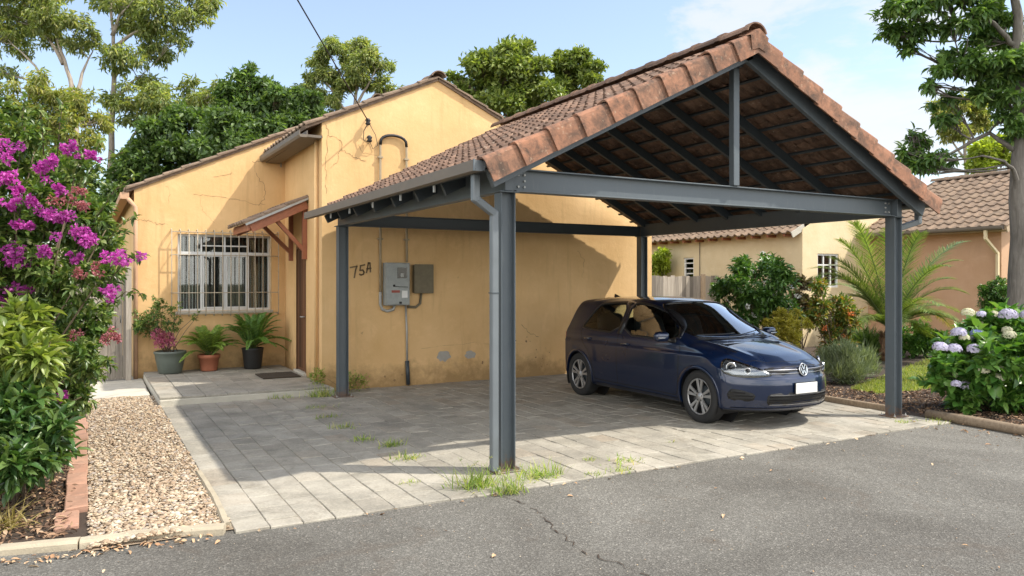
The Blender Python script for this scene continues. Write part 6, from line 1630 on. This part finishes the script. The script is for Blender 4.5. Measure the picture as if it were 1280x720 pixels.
# peach house: long wall to the garden, gable towards the street
ph = thing('peach_house', 'peach rendered house with brown tiled roof and white downpipe at the right', 'house', (19,6,0))
px0, px1, py0, py1 = 15.62, 21.6, 4.01, 7.52
rs_ = .487; xm = 18.6; ze = 2.98; zr_ = ze+rs_*(xm-15.2)
b = MB(); gt = lambda x: zr_-.10-rs_*abs(x-xm)
wall_face(b,(px0,py0,0),(1,0,0),px1-px0,[(0,gt(px0)),(xm-px0,gt(xm)),(px1-px0,gt(px1))],[(1.6,2.9,1.0,2.2)],(0,1,0))
wall_face(b,(px0,py0,0),(0,1,0),py1-py0,[(0,gt(px0)),(py1-py0,gt(px0))],[],(1,0,0)); wall_face(b,(px1,py0,0),(0,1,0),py1-py0,[(0,gt(px1)),(py1-py0,gt(px1))],[],(-1,0,0))
b.build('wall', M['peach_stucco'], ph, fix=False)
b = MB(); b.box(px0+1.5,px0+3,py0+.16,py0+.2,.9,2.3); b.build('window', M['dark_glass_plain'], ph)
cc = 1/math.hypot(1,rs_)
nslope((15.2,py0-.35,ze),(cc,0,rs_*cc),py1-py0+.35,(xm-15.2)/cc,ph); nslope((22.0,py0-.35,ze),(-cc,0,rs_*cc),py1-py0+.35,(22.0-xm)/cc,ph)
b = MB(); ridge_caps(b,(xm,py0-.37,zr_+.03),(xm,py1,zr_+.03),.12,.42,rn); b.build('ridge_cap', M['grey_tile'], ph)
b = MB()
b.bar((15.2,py0-.33,ze-.06),(xm,py0-.33,zr_-.06),.03,.17); b.bar((22.0,py0-.33,ze-.06),(xm,py0-.33,zr_-.06),.03,.17)
b.box(15.2,px0,py0-.3,py1,ze-.09,ze-.07); b.build('fascia', M['pale_timber'], ph)
b = MB(); b.extrude(gpr[::-1],(15.13,py0-.3,ze-.03),(15.13,py1,ze-.03)); gn = b.build('gutter', M['gutter_brown'], ph)
rectpipe([(15.14,py0+.10,ze-.08),(15.14,py0+.10,2.72),(15.55,py0+.05,2.38),(15.55,py0+.05,0)],.06).build('downpipe', M['cream_stucco'], ph)
# cream house behind
chh = thing('cream_house', 'cream rendered house with brown tiled eave and barred window beyond the garden', 'house', (16,12,0))
cx0, cx1, cy0, cy1 = 12.98, 19.0, 7.53, 18.0; xr_ = 16.0; cz = 3.06
b = MB(); gc = lambda x: cz+.02+.5*(min(x,2*xr_-x)-cx0)
wall_face(b,(cx0,cy0,0),(1,0,0),cx1-cx0,[(0,gc(cx0)),(xr_-cx0,gc(xr_)),(cx1-cx0,gc(cx1))],[(.58,1.42,1.55,2.45)],(0,1,0),.10)
wall_face(b,(cx0,cy0,0),(0,1,0),cy1-cy0,[(0,gc(cx0)),(cy1-cy0,gc(cx0))],[(4.05,4.5,1.75,2.44)],(1,0,0),.10)
wall_face(b,(cx1,cy0,0),(0,1,0),cy1-cy0,[(0,gc(cx1)),(cy1-cy0,gc(cx1))],[],(-1,0,0)); wall_face(b,(cx0,cy1,0),(1,0,0),cx1-cx0,[(0,gc(cx0)),(xr_-cx0,gc(xr_)),(cx1-cx0,gc(cx1))],[],(0,-1,0))
b.build('wall', M['cream_stucco'], chh, fix=False)
nslope((cx0-.35,cy0+.05,cz-.10),(.894,0,.447),cy1-cy0+.3,(xr_-cx0+.35)/.894,chh,amp=1.7); nslope((cx1+.35,cy0+.05,cz-.10),(-.894,0,.447),cy1-cy0+.3,(xr_-cx0+.35)/.894,chh)
b = MB(); ridge_caps(b,(xr_,cy0,cz+1.58),(xr_,cy1,cz+1.58),.12,.42,rn); b.build('ridge_cap', M['grey_tile'], chh)
b = MB(); b.bar((cx0-.36,cy0+.03,cz-.15),(cx0+.1,cy0+.03,cz+.08),.03,.15); b.build('fascia', M['concrete_pale'], chh)
b = MB()
for k in range(18): b.box(cx0-.32,cx0-.003,cy0+.3+.55*k,cy0+.36+.55*k,cz-.17,cz-.10)
b.build('rafter_tail', M['oiled_wood'], chh)
def smallwin(o, U, N, w, h, bars, par):
    o = Vector(o); U = Vector(U); N = Vector(N); f = MB()
    def bx(u0,u1,z0,z1,d0,d1):
        q = [o+U*a+N*d+Vector((0,0,z)) for d in (d0,d1) for a,z in ((u0,z0),(u1,z0),(u1,z1),(u0,z1))]; f.add(q,[(0,1,2,3),(7,6,5,4),(0,4,5,1),(1,5,6,2),(2,6,7,3),(3,7,4,0)])
    t_ = .05
    bx(0,w,0,t_,-.08,-.03); bx(0,w,h-t_,h,-.08,-.03); bx(0,t_,t_,h-t_,-.08,-.03); bx(w-t_,w,t_,h-t_,-.08,-.03)
    for u in bars[0]: bx(u-.018,u+.018,t_,h-t_,-.075,-.035)
    for z in bars[1]: bx(t_,w-t_,z-.018,z+.018,-.07,-.04)
    wn_ = f.build('window', M['white_plastic'], par)
    f = MB(); bx(.03,w-.03,.03,h-.03,-.062,-.056); f.build('pane', M['window_glass'], wn_)
    f = MB(); bx(-.1,w+.1,-.1,h+.1,-.40,-.36); f.build('room_interior', M['room_dark'], par)
smallwin((cx0+.58,cy0,1.55),(1,0,0),(0,-1,0),.84,.90,([.28,.56],[.60]),chh)
smallwin((cx0,cy0+4.05,1.75),(0,1,0),(-1,0,0),.45,.69,([],[.2,.36,.52]),chh)
b = MB(); b.tube([(cx0-.04,cy0+3.75,0),(cx0-.04,cy0+3.75,2.9)],.012,6); b.build('wall_pipe', M['gutter_brown'], chh)
# paling fence between the gardens
fe = thing('paling_fence', 'weathered grey paling fence beyond the car and rear post', 'fence', (10.5,10.5,0))
b = MB(); x = 8.2
while x < 12.85:
    b.box(x,x+.135,10.5+rn.uniform(0,.012),10.522,.04,1.86+rn.uniform(-.02,.02)); x += .14
b.build('paling', M['weathered_board'], fe)
b = MB(); b.box(8.2,12.9,10.525,10.56,.4,.48); b.box(8.2,12.9,10.525,10.56,1.5,1.58); b.build('rail', M['weathered_board'], fe)
for x in (10.2,12.3):
    b = MB(); b.box(x-.06,x+.06,10.41,10.495,0,1.92); b.build('fence_post', M['pale_timber'], fe, bevel=.005)
# =================================================================== CAMERA, LIGHT, SKY
cam_d = bpy.data.cameras.new('camera'); cam = bpy.data.objects.new('camera', cam_d); COL.objects.link(cam)
cam.location = (-3.27,-6.03,1.75)
yaw = math.atan2(.489,.872)
cam.rotation_euler = (PI/2, 0, -yaw)
cam_d.sensor_width = 36; cam_d.lens = 952/1280*36; cam_d.shift_y = -10/1280
cam_d.clip_start = .1; cam_d.clip_end = 2000
scene.camera = cam
SUN = Vector((.65,-.43,1.0)).normalized()
sd = bpy.data.lights.new('sun','SUN'); so = bpy.data.objects.new('sun', sd); COL.objects.link(so)
sd.energy = 2.65; sd.angle = R(.9); sd.color = (1,.935,.825)
so.rotation_euler = (-SUN).to_track_quat('-Z','Y').to_euler(); so.location = (10,-10,20)
w = bpy.data.worlds.new('World'); scene.world = w; w.use_nodes = True
nt = w.node_tree; nt.nodes.clear()
def wn(typ, props=None, **ins):
    nd = nt.nodes.new('ShaderNode'+typ)
    for k, v in (props or {}).items(): setattr(nd, k, v)
    for k, v in ins.items():
        key = int(k[1:]) if k[0] == '_' and k[1:].isdigit() else k
        s = nd.inputs[key]
        if isinstance(v, bpy.types.NodeSocket): nt.links.new(v, s)
        else: s.default_value = v
    return nd
sky = wn('TexSky', {'sky_type':'NISHITA','sun_disc':False,'sun_elevation':math.asin(SUN.z),'sun_rotation':math.atan2(SUN.x,SUN.y),'altitude':50,'air_density':1.0,'dust_density':.8,'ozone_density':.35})
tc = wn('TexCoord').outputs['Generated']
m1_ = wn('VectorMath', {'operation':'MULTIPLY'}, _0=tc, _1=(1,1,2.6)).outputs[0]
n1 = wn('TexNoise', Vector=m1_, Scale=2.3, Detail=8, Roughness=.58, Distortion=.35).outputs['Fac']
r1 = wn('ValToRGB', Fac=n1); r1.color_ramp.elements[0].position = .40; r1.color_ramp.elements[1].position = .60
z_ = wn('SeparateXYZ', Vector=tc).outputs
# the bank of cloud stands to the right, over the garden side
side_ = wn('VectorMath', {'operation':'DOT_PRODUCT'}, _0=tc, _1=(.872,-.489,0)).outputs['Value']
bank = wn('MapRange', Value=side_, _1=.05, _2=.40, _3=.08, _4=.35).outputs[0]
fill_beh = wn('MapRange', Value=wn('VectorMath', {'operation':'DOT_PRODUCT'}, _0=tc, _1=(-.489,-.872,0)).outputs['Value'], _1=-.15, _2=.45, _3=0.0, _4=1.0).outputs[0]  # unseen bright cloud behind the camera, added as fill for the shade
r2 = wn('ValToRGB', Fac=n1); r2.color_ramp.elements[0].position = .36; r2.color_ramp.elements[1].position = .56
cb_ = wn('Math', {'operation':'MULTIPLY'}, _0=r2.outputs['Color'], _1=fill_beh).outputs[0]
cf_ = wn('Math', {'operation':'MULTIPLY','use_clamp':True}, _0=r1.outputs['Color'], _1=bank).outputs[0]
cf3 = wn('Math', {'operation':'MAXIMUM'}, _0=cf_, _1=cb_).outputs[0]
n2 = wn('TexNoise', Vector=m1_, Scale=6.5, Detail=7, Roughness=.6, Distortion=.3).outputs['Fac']
def cumulus(d, c0, c1, lo, hi, amt):
    k = wn('MapRange', {'interpolation_type':'SMOOTHSTEP'}, Value=wn('VectorMath', {'operation':'DOT_PRODUCT'}, _0=tc, _1=d).outputs['Value'], _1=c0, _2=c1, _3=0.0, _4=1.0).outputs[0]
    q = wn('Math', {'operation':'ADD'}, _0=n2, _1=wn('Math', {'operation':'MULTIPLY'}, _0=k, _1=.45).outputs[0]).outputs[0]
    v = wn('MapRange', {'interpolation_type':'SMOOTHSTEP'}, Value=q, _1=lo, _2=hi, _3=0.0, _4=amt).outputs[0]
    return wn('Math', {'operation':'MULTIPLY'}, _0=v, _1=wn('MapRange', Value=k, _1=0.0, _2=.2, _3=0.0, _4=1.0).outputs[0]).outputs[0]
for d_, a_, b_, lo_, hi_, am_ in (((.797,.567,.195),.972,.999,.70,.98,1.0),((.69,.645,.327),.985,.999,.80,1.05,.8),((.87,.46,.16),.975,.998,.72,1.0,.9)):
    cf3 = wn('Math', {'operation':'MAXIMUM'}, _0=cf3, _1=cumulus(d_, a_, b_, lo_, hi_, am_)).outputs[0]
cf3 = wn('Math', {'operation':'MAXIMUM'}, _0=cf3, _1=.18).outputs[0]
cf2 = wn('Math', {'operation':'MULTIPLY','use_clamp':True}, _0=cf3, _1=.92).outputs[0]
mx_ = wn('Mix', {'data_type':'RGBA'}); nt.links.new(cf2, mx_.inputs[0]); nt.links.new(sky.outputs[0], mx_.inputs[6]); cc_ = wn('Mix', {'data_type':'RGBA'}, _0=fill_beh); cc_.inputs[6].default_value = (3.7,3.75,3.8,1); cc_.inputs[7].default_value = (13.0,12.6,12.0,1); nt.links.new(cc_.outputs[2], mx_.inputs[7])
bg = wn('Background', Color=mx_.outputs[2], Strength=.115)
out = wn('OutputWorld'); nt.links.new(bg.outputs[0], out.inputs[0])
scene.render.engine = 'CYCLES'
scene.cycles.use_denoising = True
scene.cycles.max_bounces = 9; scene.cycles.diffuse_bounces = 6;  scene.cycles.transparent_max_bounces = 16
scene.view_settings.view_transform = 'Standard'; scene.view_settings.look = 'None'
scene.view_settings.exposure = 1.2; scene.view_settings.gamma = 1; scene.view_settings.use_curve_mapping = False
scene.render.resolution_x = 1024; scene.render.resolution_y = 576
